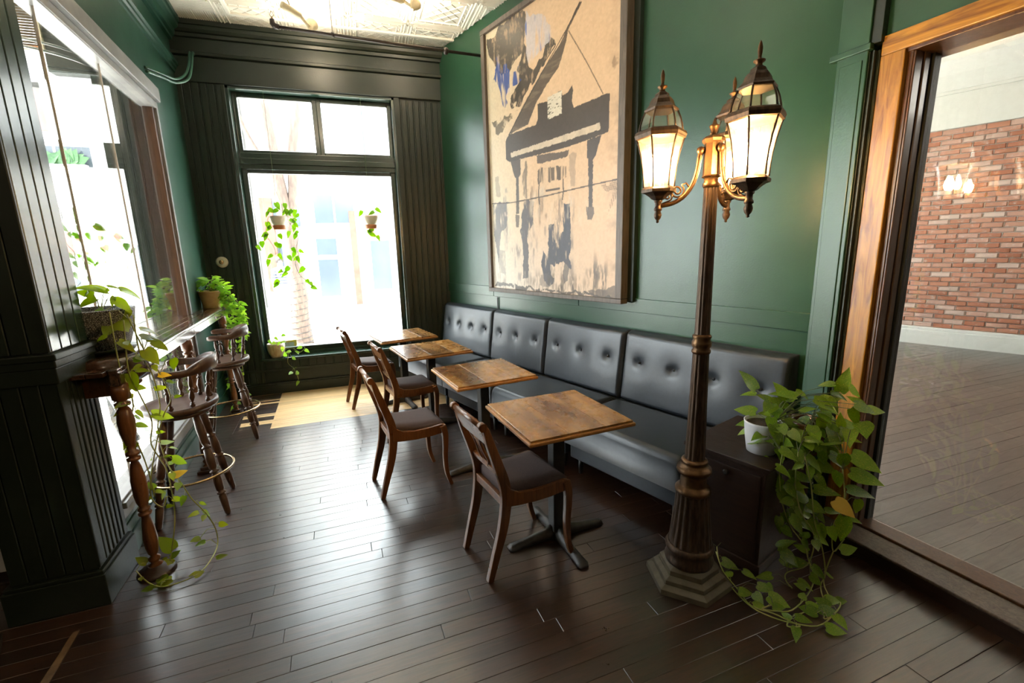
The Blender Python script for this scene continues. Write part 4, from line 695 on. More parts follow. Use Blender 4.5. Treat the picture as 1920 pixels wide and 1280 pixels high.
# the passer-by in the striped shirt
def person():
    p = empty('person', (-2.02, 14.2, -.15), R(20), label='person in a striped shirt and white trousers walking across the street', cat='person')
    J = {'pel': (0, 0, .92, .14, .11), 'wst': (0, 0, 1.08, .125, .095), 'chs': (0, 0, 1.3, .155, .11), 'nk': (0, 0, 1.46, .055, .055), 'hd': (0, -.02, 1.60, .085, .095), 'tp': (0, -.01, 1.71, .06, .07)}
    E = [('pel', 'wst'), ('wst', 'chs'), ('chs', 'nk'), ('nk', 'hd'), ('hd', 'tp')]
    for s_, q in ((1, 'l'), (-1, 'r')):
        J.update({'hp'+q: (.09*s_, 0, .86, .095, .095), 'kn'+q: (.1*s_, -.10*s_, .48, .06, .06), 'an'+q: (.1*s_, -.16*s_+.02, .09, .04, .04), 'ft'+q: (.11*s_, -.16*s_-.13, .04, .035, .03),
                  'sh'+q: (.17*s_, 0, 1.39, .06, .06), 'el'+q: (.22*s_, .05*s_, 1.10, .042, .042), 'wr'+q: (.22*s_, -.06*s_-.05, .88, .03, .03), 'ha'+q: (.22*s_, -.08*s_-.07, .80, .034, .02)})
        E += [('pel', 'hp'+q), ('hp'+q, 'kn'+q), ('kn'+q, 'an'+q), ('an'+q, 'ft'+q), ('chs', 'sh'+q), ('sh'+q, 'el'+q), ('el'+q, 'wr'+q), ('wr'+q, 'ha'+q)]
    ks = list(J); me = bpy.data.meshes.new('body'); me.from_pydata([J[k][:3] for k in ks], [(ks.index(a), ks.index(b)) for a, b in E], []); me.materials.append(M['skin'])
    o = link('body', me, p); md = o.modifiers.new('skin', 'SKIN'); sk = me.skin_vertices[0].data
    for i, k in enumerate(ks): sk[i].radius = J[k][3:]; sk[i].use_root = (i == 0)
    o.modifiers.new('sub', 'SUBSURF').levels = 1; o.modifiers['sub'].render_levels = 2
    MB().lathe([(.15, 0), (.165, .1), (.15, .22), (.175, .38), (.17, .44), (.07, .50)], 0, 0, 16, z0=.96).build('shirt', M['stripe'], p)
    for s_ in (1, -1):
        MB().tube([(.17*s_, 0, 1.40), (.225*s_, .05*s_, 1.08)], [.07, .06], 8).build('sleeve', M['stripe'], p)
        MB().tube([(.08*s_, 0, .98), (.10*s_, -.10*s_, .48), (.10*s_, -.16*s_+.02, .10)], [.125, .085, .06], 10).build('trouser_leg', M['cloth_w'], p)
    MB().lathe([(.03, .13), (.085, .11), (.105, .05), (.10, -.03), (.06, -.06)][::-1], 0, .015, 14, z0=1.62).build('hair', M['hair'], p)
person()
# menu board and planter shapes at the right of the street view
mbd = empty('pavement_board', (1.65, 12.6, -.15), R(10), label='grey grid rack standing on the far pavement right of the tree', cat='rack')
for x in (-.3, 0, .3): MB().box(x-.02, x+.02, -.15, -.12, 0, 1.35).build('upright', M['steelrail'], mbd)
for z in (.2, .45, .7, .95, 1.2): MB().box(-.34, .34, -.16, .14, z, z+.03).build('shelf', M['steelrail'], mbd)
sg = empty('outdoor_sign', (-1.0, Y0+.24, .44), R(3), label='small yellow-bordered sign leaning outside the glass behind the sill pot', cat='sign')
trim(20, MB().box(-1.16, .59, Y0+.18, Y0+.34, .39, .44), M['green_sash'])
MB().box(-.01, .20, 0, .012, 0, .155).build('border', M['yellow'], sg); MB().box(.02, .17, -.003, .0, .025, .13).build('picture', M['bluegrey'], sg)

# ------------------------------------------------------------------ counter along the left glass
ct = empty('window_counter', tuple(CL), rL, label='dark glossy drinks counter on turned legs along the left glass front', cat='counter')
def cl(s, d): return (s, -d)
for i in range(3): MB().box(-.30, 3.02, -.165+i*.068, -.165+i*.068+.066, 1.105, 1.128).build('counter_board', M['counter'], ct, .003)
MB().box(-.26, 3.04, -.205, -.167, 1.045, 1.130).build('front_rail', M['rail'], ct, .006)
MB().box(-.26, 3.04, -.212, -.204, 1.050, 1.112).build('rail_face', M['rail'], ct, .003)
for i, s in enumerate((.50, 1.22, 2.05)):
    MB().add([(s-.014, -.2135, 1.083), (s, -.2135, 1.060), (s+.014, -.2135, 1.083), (s, -.2135, 1.106), (s, -.2145, 1.083)], [(0, 1, 4), (1, 2, 4), (2, 3, 4), (3, 0, 4)]).build('diamond_inlay', M['inlay'], ct)
MB().box(-.20, .06, -.20, -.02, .985, 1.105).build('end_apron', M['chair'], ct, .01)
MB().lathe([(.135, 1.03), (.15, 1.04), (.165, 1.07), (.17, 1.10), (.16, 1.135), (.15, 1.16), (.10, 1.165)], -.02, -.105, 32).build('corner_block', M['counter'], ct)
LEG = [(.030, 0), (.032, .015), (.016, .03), (.026, .042), (.028, .055), (.014, .068), (.024, .085), (.030, .12), (.032, .17), (.026, .24), (.018, .300), (.030, .306), (.030, .316), (.019, .322), (.028, .332), (.028, .342), (.018, .350), (.027, .375), (.033, .42), (.033, .50), (.024, .565), (.015, .600), (.029, .606), (.030, .618), (.017, .625), (.031, .636), (.031, .648), (.018, .655), (.022, .69), (.034, .75), (.037, .81), (.030, .865), (.018, .885), (.033, .892), (.034, .905), (.020, .912), (.036, .925), (.038, .96), (.038, 1)]
for s, d, sq in ((-.215, .185, 0), (1.04, .19, 1), (2.45, .19, 1)):
    lg = MB().turned((s, -d, .03), (s, -d, 1.05), LEG, 14).build('leg', M['chair'], ct)
    if sq: MB().box(s-.062, s+.062, -d-.062, -d+.062, 0, .022).box(s-.042, s+.042, -d-.042, -d+.042, .022, .045).build('foot', M['cabinet'], lg, .004)
    else: MB().lathe([(.085, 0), (.088, .008), (.080, .018), (.05, .024), (.035, .045)], s, -d, 24).build('foot', M['cabinet'], lg)

# ------------------------------------------------------------------ banquette
def cushion(name, parent, x0, x1, outline, mat, nb_=0, bz=0, dim=.022):
    """padded cushion: x0..x1 along the wall, outline = closed (d, z) loop rounded; front face dimpled at buttons"""
    pass
def soft_box(mb, c0, c1, fn=None, nx=24, nz=14, puff=.02, r_=.03):
    """cushion block with rounded rims; fn(x, z) gives extra depth on the -y face"""
    (x0, y0, z0), (x1, y1, z1) = c0, c1
    nu, nv = nx, nz
    def face(u, v):
        # rounded rim profile on the front (-y) face
        x = x0+(x1-x0)*u; z = z0+(z1-z0)*v
        ex = min(u*(x1-x0), (1-u)*(x1-x0)); ez = min(v*(z1-z0), (1-v)*(z1-z0))
        def rim(e): return 0 if e > r_ else r_-math.sqrt(max(0, r_*r_-(r_-e)**2))
        y = y0+rim(ex)+rim(ez)
        if ex > r_*.5 and ez > r_*.5:
            y -= puff*math.sin(math.pi*u)**.5*math.sin(math.pi*v)**.5
            if fn: y += fn(x, z)
        return (x, min(y, y1), z)
    # non uniform sampling: dense at the rims
    def warp(t, n_):
        return t
    U = sorted(set([0, .25*r_/(x1-x0), .6*r_/(x1-x0), r_/(x1-x0)]+[i/nu for i in range(1, nu)]+[1-r_/(x1-x0), 1-.6*r_/(x1-x0), 1-.25*r_/(x1-x0), 1]))
    V = sorted(set([0, .25*r_/(z1-z0), .6*r_/(z1-z0), r_/(z1-z0)]+[i/nv for i in range(1, nv)]+[1-r_/(z1-z0), 1-.6*r_/(z1-z0), 1-.25*r_/(z1-z0), 1]))
    vs_ = [face(u, v) for v in V for u in U]; a = len(U); b = len(V)
    fs = [(j*a+i, j*a+i+1, (j+1)*a+i+1, (j+1)*a+i) for j in range(b-1) for i in range(a-1)]
    n0 = len(vs_); rim = [j*a for j in range(b)]; bot = list(range(a)); top = [(b-1)*a+i for i in range(a)]; right = [j*a+a-1 for j in range(b)]
    loop = bot+right[1:]+top[::-1][1:]+rim[::-1][1:-1]
    vs_ += [(vs_[i][0], y1, vs_[i][2]) for i in loop]; m_ = len(loop)
    fs += [(loop[(k+1) % m_], loop[k], n0+k, n0+(k+1) % m_) for k in range(m_)]+[tuple(n0+k for k in range(m_))]
    mb.add(vs_, fs, True); return mb
secs = [(.06, 1.155, 4), (1.165, 2.055, 3), (2.065, 2.985, 3), (2.995, 4.20, 4)]
whichb = ['at the far end by the window', 'second from the window', 'third from the window', 'nearest the lamp post']
for k, (a, b, n) in enumerate(secs):
    t = empty('banquette_section', tuple(RW((a+b)/2, .42, 0)), rR, label='black vinyl banquette section with buttoned back, '+whichb[k], cat='banquette', group='banquette sections along the green wall')
    h = (b-a)/2; sh1 = h if k < 3 else 3.945-(a+b)/2
    dof = .42
    bx = [(-h+(i+.5)*(2*h)/n) for i in range(n)]; bzv = .76
    def dimp(x, z, bx=bx):
        v = 0
        for q in bx:
            r2 = ((x-q)**2+(z-bzv)**2); v += .026*math.exp(-r2/(2*.022**2))+.012*math.exp(-r2/(2*.075**2))
        return v
    # back cushion, leaning a little: local -y is the room
    mb = MB(); soft_box(mb, (-h, dof-.20, .44), (h, dof-.02, .985), dimp, 56, 30, .022, .035)
    mb.v = [(x, y+(z-.44)*.13 if y < dof-.03 else y, z) for x, y, z in mb.v]
    bc = mb.build('back_cushion', M['vinyl'], t)
    for q in bx:
        yb = dof-.20-.022+.030+(bzv-.44)*.13
        MB().tube([(q, yb+.01, bzv), (q, yb, bzv), (q, yb-.004, bzv)], [.011, .011, .006], 12).build('button', M['button'], bc)
    # seat cushion, face up: build on its face then turn it
    mb = MB(); sx0, sx1 = -h, sh1
    soft_box(mb, (sx0, -.46, -.39), (sx1, -.25, .20), None, 24, 14, .014, .045)
    mb.v = [(x, z, -y) for x, y, z in mb.v]; mb.f = [f[::-1] for f in mb.f]
    mb.f = [f[::-1] for f in mb.f]
    mb.build('seat_cushion', M['vinyl'], t)
    MB().box(sx0+.02, sx1-.02, -.345, .22, .125, .26).build('base', M['vinyl'], t, .012)
    MB().box(-h, h, .22, .40, .1, .44).build('back_frame', M['black'], t)
    for x in (sx0+.08, sx1-.08):
        for y in (-.29, .15): MB().tube([(x, y, 0), (x, y, .126)], [.016, .022], 8).build('leg', M['iron'], t)

# ------------------------------------------------------------------ tables
def make_table():
    t = empty('cafe_table'); H_ = .765; s = .305
    tp = MB().box(-s, s, -s, s, H_-.030, H_-.010).build('table_top', M['tedge'], t, .007, 3)
    w = [(-s+.012, -.085), (-.0845, .125), (.1255, s-.012)]
    for a, b in w: MB().box(a, b, -s+.012, s-.012, H_-.0105, H_-.0005+.001).build('table_board', M['table'], tp, .002)
    MB().box(-.036, .036, -.036, .036, .05, H_-.04).build('column', M['iron'], t, .006)
    MB().box(-.17, .17, -.025, .025, H_-.045, H_-.030).box(-.025, .025, -.17, .17, H_-.045, H_-.030).build('top_spider', M['iron'], t, .003)
    for q in range(4):
        c, sn = math.cos(q*math.pi/2), math.sin(q*math.pi/2); m_ = MB()
        secs_ = [(.02, .030, .085), (.08, .026, .062), (.16, .024, .046), (.24, .028, .036), (.285, .034, .030), (.305, .024, .020)]
        vs_ = []
        for x, hw, hh in secs_:
            for yy, zz in ((-hw, .004), (-hw*.95, hh*.55), (-hw*.45, hh), (hw*.45, hh), (hw*.95, hh*.55), (hw, .004)): vs_.append((x*c-yy*sn, x*sn+yy*c, zz))
        fs = [(j*6+i, j*6+(i+1) % 6, (j+1)*6+(i+1) % 6, (j+1)*6+i) for j in range(5) for i in range(6)]+[(5, 4, 3, 2, 1, 0), tuple(30+i for i in range(6))]
        m_.add([(-y_ if False else x_, y_, z_) for x_, y_, z_ in vs_], fs, True); m_.build('foot_arm', M['dust_iron'], t)
    return t
tb0 = make_table()
tabs = [((.968, 2.165), -4.5, 'nearest square maple table, in front of the lamp post end of the banquette'), ((.815, 3.15), -7.5, 'second nearest square maple table along the banquette'), ((.578, 4.14), -10, 'third square maple table along the banquette, streaked with dark knots'), ((.40, 4.99), -12, 'farthest square maple table, beside the window corner')]
for i, ((x, y), az, lb) in enumerate(tabs):
    t = tb0 if i == 0 else copy_tree(tb0)
    t.location = (x, y, 0); t.rotation_euler = (0, 0, R(-az)+0); t['label'] = lb; t['category'] = 'table'; t['group'] = 'square tables along the banquette'

# ------------------------------------------------------------------ chairs
def ribbon(center, th, y0, y1, mb, yv=None):
    """centre line [(x, z)] with thickness list, extruded from y0 to y1"""
    n = len(center); left = []; right = []
    for i, (x, z) in enumerate(center):
        a = center[max(i-1, 0)]; b = center[min(i+1, n-1)]; dx, dz = b[0]-a[0], b[1]-a[1]; l = math.hypot(dx, dz) or 1
        t_ = th[i]/2; left.append((x-dz/l*t_, z+dx/l*t_)); right.append((x+dz/l*t_, z-dx/l*t_))
    vs_ = []
    for i in range(n):
        for (p, yy) in ((left[i], y0), (right[i], y0), (right[i], y1), (left[i], y1)): vs_.append((p[0], yy+(yv[i] if yv else 0), p[1]))
    fs = [(j*4+i, j*4+(i+1) % 4, (j+1)*4+(i+1) % 4, (j+1)*4+i) for j in range(n-1) for i in range(4)]+[(3, 2, 1, 0), tuple(4*(n-1)+i for i in range(4))]
    mb.add(vs_, fs, False); return mb
def sp2(P_, n=4): return [(v.x, v.z) for v in spline([(x, 0, z) for x, z in P_], n)]
def make_chair():
    t = empty('dining_chair')
    # rear leg foot at x = -.24, front foot at x = +.235
    st = sp2([(-.245, 0), (-.205, .14), (-.165, .28), (-.145, .42), (-.152, .52), (-.185, .63), (-.222, .74), (-.245, .82), (-.262, .845)])
    n = len(st)
    th = [.030+.024*math.sin(math.pi*min(1, i/n*1.15))**1 for i in range(n)]
    fl_ = sp2([(.235, 0), (.205, .10), (.198, .22), (.205, .32), (.205, .40), (.190, .455)]); nf = len(fl_); thf = [.026+.022*i/nf for i in range(nf)]
    for s_ in (1, -1):
        yv = [s_*(-.012+.02*(p[1]/.85)) for p in st]
        o = ribbon(st, th, s_*.165-.016, s_*.165+.016, MB(), yv).build('leg', M['chair'], t, .006)
        MB().tube([(-.262, s_*.173-.017, .842), (-.262, s_*.173+.017, .842)], .021, 12).build('scroll_top', M['chair'], o)
        ribbon(fl_, thf, s_*.195-.017, s_*.195+.017, MB(), [s_*.006*(1-p[1]) for p in fl_]).build('leg', M['chair'], t, .006)
        # side rail, swept up at the back
        up = [(-.150, .53), (-.125, .488), (-.08, .462), (.0, .452), (.10, .456), (.185, .465), (.215, .458)]; lo = [(.215, .405), (.10, .390), (.0, .388), (-.08, .392), (-.150, .40)]
        m_ = MB(); m_.prism(up+lo, 0, .022, 'y'); m_.v = [(x, s_*(.172+.022*(x+.15)/.35)+(y-.011), z) for x, y, z in m_.v]; m_.build('side_rail', M['chair'], t, .003)
    MB().box(.190, .212, -.19, .19, .405, .455).build('front_rail', M['chair'], t, .004)
    MB().box(-.165, -.140, -.16, .16, .395, .440).build('rear_rail', M['chair'], t, .004)
    MB().tube([(-.262, -.16, .842), (-.262, .16, .842)], .015, 12).build('top_rail', M['chair'], t)
    ribbon([(-.262, .838), (-.250, .80), (-.232, .755), (-.225, .735)], [.016]*4, -.16, .16, MB()).build('crest_panel', M['chair'], t, .003)
    ribbon([(-.168, .575), (-.160, .545)], [.020]*2, -.158, .158, MB()).build('cross_rail', M['chair'], t, .004)
    # lyre splat
    def bx(z): return -.160-.065*(z-.555)/.18
    m_ = MB()
    for s_ in (1, -1):
        P_ = spline([(bx(.563), s_*.012, .563), (bx(.585), s_*.042, .585), (bx(.62), s_*.052, .62), (bx(.66), s_*.036, .66), (bx(.70), s_*.038, .70), (bx(.725), s_*.056, .725), (bx(.735), s_*.050, .74)])
        m_.tube(P_, .0085, 6)
    m_.box(bx(.70)-.006, bx(.70)+.006, -.045, .045, .705, .715); m_.box(bx(.585)-.007, bx(.585)+.007, -.035, .035, .563, .585)
    sp_ = m_.build('lyre_splat', M['chair'], t)
    for q in (-.020, -.007, .007, .020): MB().tube([(bx(.58), q, .58), (bx(.71), q, .71)], .0028, 5).build('splat_string', M['chair'], sp_)
    # upholstered seat
    m_ = MB(); NU, NV = 12, 10
    def seat(u, v):
        x = -.140+.350*u; w = .152+.036*u; y = (v*2-1)*w; e = min(u*.35, (1-u)*.35, (1-abs(v*2-1))*w)
        z = .462+.030*(1-u)**2.6+.004*u-.010*math.sin(math.pi*u)*0+.018*min(1, e/.035)**.5*1
        if u < .35: z += 0
        return (x, y, z)
    m_.grid(seat, NU, NV)
    k = len(m_.v); per = [j for j in range(NU+1)]+[(r_+1)*(NU+1)+NU for r_ in range(NV)]+[NV*(NU+1)+i for i in range(NU-1, -1, -1)]+[r_*(NU+1) for r_ in range(NV-1, 0, -1)]
    m_.v += [(m_.v[i][0], m_.v[i][1], .43) for i in per]; q = len(per); m_.f += [(per[(i+1) % q], per[i], k+i, k+(i+1) % q) for i in range(q)]+[tuple(k+i for i in range(q))[::-1]]; m_.sm += [True]*q+[False]
    m_.build('seat_cushion', M['fabric'], t)
    return t
ch0 = make_chair()
chairs = [((.713, 2.138), 10, 'nearest walnut lyre-back chair, in front of the nearest table'), ((.249, 3.150), 9, 'second nearest walnut lyre-back chair, pulled out from the second table'),
          ((.345, 4.105), 11, 'third walnut lyre-back chair, in shadow at the knotty third table'), ((.040, 5.135), 12, 'farthest walnut lyre-back chair, standing alone before the window')]
for i, ((x, y), a, lb) in enumerate(chairs):
    t = ch0 if i == 0 else copy_tree(ch0)
    t.location = (x, y, 0); t.rotation_euler = (0, 0, R(a)); t['label'] = lb; t['category'] = 'chair'; t['group'] = 'dining chairs at the square tables'

# ------------------------------------------------------------------ bar stools
def make_stool():
    t = empty('bar_stool')
    # local +x = towards the back rest
    m_ = MB(); prof = [(.02, .735), (.12, .732), (.17, .737), (.195, .744), (.207, .738), (.210, .725), (.200, .708), (.15, .700), (.02, .700)]
    m_.lathe(prof[::-1], 0, 0, 36); m_.v = [(x*1.0, y*1.02, z+(.010*(x/.2)**2 if z > .73 else 0)) for x, y, z in m_.v]; m_.build('seat', M['stool'], t)
    MB().lathe([(.15, .668), (.165, .675), (.165, .698), (.12, .700)], 0, 0, 28).build('swivel_ring', M['stool'], t)
    LP_ = [(.012, 0), (.018, .02), (.021, .10), (.0225, .19), (.015, .205), (.026, .212), (.026, .224), (.015, .231), (.023, .25), (.026, .33), (.022, .405), (.014, .418), (.027, .425), (.027, .437), (.014, .445), (.024, .47), (.027, .56), (.022, .645), (.014, .655), (.027, .662), (.027, .674), (.015, .682), (.023, .72), (.026, .85), (.019, 1)]
    for q in range(4):
        a = math.pi/4+q*math.pi/2; c, s_ = math.cos(a), math.sin(a)
        MB().turned((.262*c, .262*s_, 0), (.115*c, .115*s_, .68), LP_, 12).build('leg', M['stool'], t)
    m_ = MB(); P_ = [(.236*math.cos(i*math.pi/24), .236*math.sin(i*math.pi/24), .275) for i in range(49)]; m_.tube(P_, .0085, 8, cap=False); m_.build('foot_ring', M['brass'], t)
    # captain's rail: arc open towards -x
    N_ = 40; vs_ = []; fs = []; A0 = R(112)
    for i in range(N_+1):
        a = -A0+2*A0*i/N_; f_ = abs(a)/A0; r_ = .198+.012*(1-f_); crest = max(0, 1-(abs(a)/R(62))**3)
        zb = .945+.006*crest; zt = .985+.052*crest+.004*math.sin(f_*9)*(f_ > .6); w = .017+.010*(1-crest)*(1 if f_ < .9 else (1-f_)*8+.2)
        if f_ > .97: zt -= .008; zb += .008
        ro = r_+w*.5+.012*crest; ri = r_-w*.5+.012*crest
        for rr_, z in ((ri, zb), (ro, zb), (ro+.004, (zb+zt)/2), (ro, zt), (ri, zt), (ri-.002, (zb+zt)/2)): vs_.append((rr_*math.cos(a)*.98, rr_*math.sin(a)*1.02, z))
    for j in range(N_):
        for i in range(6): fs.append((j*6+i, j*6+(i+1) % 6, (j+1)*6+(i+1) % 6, (j+1)*6+i))
    fs += [(5, 4, 3, 2, 1, 0), tuple(6*N_+i for i in range(6))]
    rl_ = MB().add(vs_, fs, True).build('back_rail', M['stool'], t)
    MB().box(.219, .226, -.045, .045, .988, 1.008).build('hand_slot', M['black'], rl_, .003)
    SP_ = [(.006, 0), (.014, .05), (.015, .09), (.006, .125), (.014, .14), (.006, .16), (.008, .20), (.016, .32), (.013, .45), (.006, .53), (.015, .55), (.015, .575), (.006, .60), (.011, .66), (.013, .76), (.009, .9), (.006, 1)]
    for a in (-96, -58, -20, 20, 58, 96):
        c, s_ = math.cos(R(a)), math.sin(R(a))
        MB().turned((.165*c, .168*s_, .735), (.202*c*.98, .202*s_*1.02, .952), SP_, 10).build('spindle', M['stool'], t)
    return t
st0 = make_stool()
for i, ((x, y), a, lb) in enumerate([((-1.145, 3.30), 8, 'near captain-back bar stool with a brass foot ring, behind the trailing vine'), ((-1.215, 4.60), 10, 'far captain-back bar stool with a brass foot ring, by the light floorboards')]):
    t = st0 if i == 0 else copy_tree(st0)
    t.location = (x, y, 0); t.rotation_euler = (0, 0, R(a)); t['label'] = lb; t['category'] = 'bar stool'; t['group'] = 'bar stools at the window counter'

# ------------------------------------------------------------------ lamp post
LX, LY = 1.446, 1.622
lp = empty('street_lamp', (LX, LY, 0), 0, label='tall bronze street lamp with three lit lanterns on a fluted post', cat='street lamp')
def fluted(mb, prof, nf=14, dep=.10, per=6):
    n = nf*per; vs_ = []; fs = []
    for r_, z, fl2 in prof:
        for i in range(n):
            a = 2*math.pi*i/n; k_ = r_*(1-dep*fl2*max(0, math.cos(nf*a))**.6) if fl2 else r_
            vs_.append((k_*math.cos(a), k_*math.sin(a), z))
    for j in range(len(prof)-1):
        for i in range(n): fs.append((j*n+i, j*n+(i+1) % n, (j+1)*n+(i+1) % n, (j+1)*n+i))
    return mb.add(vs_, fs, True)
bs = MB()
def hexa(mb, r0_, r1_, z0, z1):
    a = [(r0_*math.cos(R(60*i+14)), r0_*math.sin(R(60*i+14)), z0) for i in range(6)]; b = [(r1_*math.cos(R(60*i+14)), r1_*math.sin(R(60*i+14)), z1) for i in range(6)]
    mb.add(a+b, [(5, 4, 3, 2, 1, 0), (6, 7, 8, 9, 10, 11)]+[(i, (i+1) % 6, 6+(i+1) % 6, 6+i) for i in range(6)])
for a in ((.205, .203, 0, .028), (.203, .175, .028, .040), (.172, .170, .040, .062), (.170, .145, .062, .074), (.142, .140, .074, .100), (.140, .118, .100, .112)): hexa(bs, *a)
bs.build('plinth', M['stone'], lp, .002)
MB().lathe([(.112, .108), (.116, .125), (.110, .140), (.108, .17), (.113, .178), (.116, .19), (.110, .202), (.104, .21)], n=40).build('plinth_ring', M['bronze_dk'], lp)
fluted(MB(), [(.102, .205, 0), (.101, .215, 1), (.092, .30, 1), (.082, .40, 1), (.077, .47, 1), (.076, .48, 0)], 18, .09).build('bell', M['bronze_dk'], lp)
MB().lathe([(.074, .475), (.082, .482), (.083, .495), (.076, .505), (.062, .512), (.060, .52), (.058, .565), (.060, .572), (.074, .580), (.080, .592), (.078, .605), (.066, .610), (.060, .622), (.055, .628), (.062, .636), (.058, .646), (.046, .652)], n=40).build('collar', M['bronze'], lp)
fluted(MB(), [(.046, .645, 0), (.0455, .66, 1), (.040, .90, 1), (.0355, 1.15, 1), (.035, 1.165, 0)], 12, .10).build('lower_shaft', M['bronze_dk'], lp)
MB().lathe([(.034, 1.16), (.041, 1.168), (.041, 1.178), (.035, 1.185), (.042, 1.20), (.0425, 1.215), (.036, 1.228), (.041, 1.238), (.040, 1.246), (.033, 1.252)], n=32).build('mid_collar', M['bronze'], lp)
fluted(MB(), [(.033, 1.25, 0), (.0325, 1.265, 1), (.028, 1.88, 1), (.028, 1.885, 0)], 12, .10).build('upper_shaft', M['bronze_dk'], lp)
MB().lathe([(.029, 1.88), (.034, 1.886), (.034, 1.897), (.029, 1.903), (.029, 1.925)], n=28).build('top_ring', M['bronze'], lp)
hb = MB().lathe([(.034, 1.920), (.040, 1.925), (.036, 1.93), (.036, 2.055), (.043, 2.062), (.045, 2.072), (.040, 2.080), (.018, 2.088)], n=8, smooth=False).build('hub', M['bronze'], lp)
MB().lathe([(.016, 2.085), (.010, 2.093), (.019, 2.118), (.021, 2.124), (.010, 2.130), (.007, 2.140), (.001, 2.155)], n=16).build('hub_finial', M['bronze'], hb)
def lantern(ph):
    a0 = R(90)-R(ph); c, s_ = math.cos(a0), math.sin(a0); rr_ = .211
    # arm
    def P(r_, z, o_=0): return (r_*c-o_*s_, r_*s_+o_*c, z)
    arm = MB().tube(spline([P(.030, 2.030), P(.046, 2.028), (P(.052, 1.995)), P(.058, 1.95), P(.075, 1.895), P(.11, 1.848), P(.155, 1.823), P(.206, 1.815)]), .0095, 8, flat=.8).build('arm', M['bronze'], lp)
    MB().tube([P(.048, 2.012), P(.048, 2.026), P(.048, 2.040), P(.048, 2.046)], [.008, .0155, .0155, .007], 12).build('arm_ball', M['bronze'], arm)
    sc = []
    for i in range(26): a_ = i*.42; q = .030-.0009*i; sc.append(P(.135+q*math.cos(a_+2.2), 1.873+q*math.sin(a_+2.2)))
    MB().tube([P(.085, 1.885), P(.10, 1.905)]+sc, .0042, 6).build('scroll', M['bronze'], arm)
    sc = []
    for i in range(20): a_ = -i*.45; q = .020-.0008*i; sc.append(P(.172+q*math.cos(a_-1.6), 1.852+q*math.sin(a_-1.6)))
    MB().tube([P(.20, 1.822)]+sc, .004, 6).build('scroll', M['bronze'], arm)
    cx, cy = rr_*c, rr_*s_; z0 = 1.743; ph6 = a0+R(4)
    ln = MB().lathe([(.001, 0), (.007, .004), (.005, .010), (.013, .020), (.017, .034), (.012, .050), (.017, .054), (.017, .062), (.013, .068), (.013, .085), (.018, .090), (.017, .098)], cx, cy, 16, z0=z0).build('drop_finial', M['bronze_dk'], arm)
    ln2 = MB().lathe([(.018, .096), (.030, .102), (.040, .112), (.058, .124), (.072, .128), (.074, .140), (.066, .146), (.062, .150)], cx, cy, 6, ph6, False, z0).build('lantern_cup', M['bronze_dk'], lp)
    body = [(.063, .150), (.064, .19), (.068, .23), (.077, .28), (.088, .32), (.096, .345)]
    top = [(.088, .375), (.084, .400), (.076, .428), (.064, .455)]
    for k in range(6):
        for prof, nm in ((body, 'lower'), (top, 'upper')):
            a1 = ph6+k*math.pi/3; a2 = a1+math.pi/3; m_ = MB(); vs_ = []
            for r_, z in prof:
                for a_ in (a1, a2): vs_.append((cx+r_*math.cos(a_), cy+r_*math.sin(a_), z0+z))
            m_.add(vs_, [(2*j, 2*j+1, 2*j+3, 2*j+2) for j in range(len(prof)-1)]); m_.build('lantern_pane', M['lampglass'], ln2)
    m_ = MB()
    for k in range(6):
        a1 = ph6+k*math.pi/3
        for prof in (body, top): m_.tube([(cx+(r_+.001)*math.cos(a1), cy+(r_+.001)*math.sin(a1), z0+z) for r_, z in prof], .0036, 5)
    m_.build('lantern_ribs', M['bronze_dk'], ln2)
    MB().lathe([(.094, .342), (.104, .346), (.105, .352), (.108, .360), (.104, .371), (.092, .378), (.086, .379), (.086, .372), (.092, .344)], cx, cy, 6, ph6, False, z0).build('lantern_band', M['bronze_dk'], ln2)
    MB().lathe([(.060, .450), (.069, .452), (.070, .460), (.062, .466), (.052, .478), (.046, .495), (.038, .505), (.030, .510), (.028, .520), (.016, .528)], cx, cy, 6, ph6, False, z0).build('lantern_roof', M['bronze_dk'], ln2)
    MB().lathe([(.016, .526), (.012, .530), (.011, .538), (.020, .545), (.020, .549), (.008, .553), (.006, .560), (.008, .575), (.0085, .590), (.005, .605), (.001, .614)], cx, cy, 14, z0=z0).build('lantern_finial', M['bronze'], ln2)
    for q in range(3):
        b = a0+q*2.094; bx_, by_ = cx+.026*math.cos(b), cy+.026*math.sin(b)
        MB().lathe([(.008, .150), (.008, .195)], bx_, by_, 10, z0=z0).build('candle_sleeve', M['cream'], ln2)
        MB().lathe([(.006, .195), (.013, .205), (.0175, .222), (.016, .24), (.009, .262), (.003, .280), (.001, .285)], bx_, by_, 14, z0=z0).build('bulb', M['bulb'], ln2)
for ph in (-58.5, -178.5, 61.5): lantern(ph)

# ------------------------------------------------------------------ cabinet at the banquette end
cb = empty('side_cabinet', tuple(RW(4.185, .505, 0)), rR, label='low dark mahogany cabinet under the trailing plant at the banquette end', cat='cabinet')
MB().box(-.205, .205, -.295, .275, .04, .555).build('body', M['cabinet'], cb, .004)
MB().box(-.225, .228, -.315, .28, .565, .588).box(-.215, .218, -.305, .275, .553, .566).build('top', M['cabinet'], cb, .004)
MB().box(-.215, .215, -.302, .275, 0, .05).build('plinth', M['cabinet'], cb, .004)
MB().box(-.185, .185, -.302, -.294, .08, .53).build('door', M['cabinet'], cb, .003)
kn = MB().lathe([(.004, 0), (.005, .012), (.014, .016), (.015, .022), (.008, .027)], n=14).build('knob', M['iron'], cb); kn.location = (.02, -.302, .50); kn.rotation_euler = (R(90), 0, 0)

SPW = 11
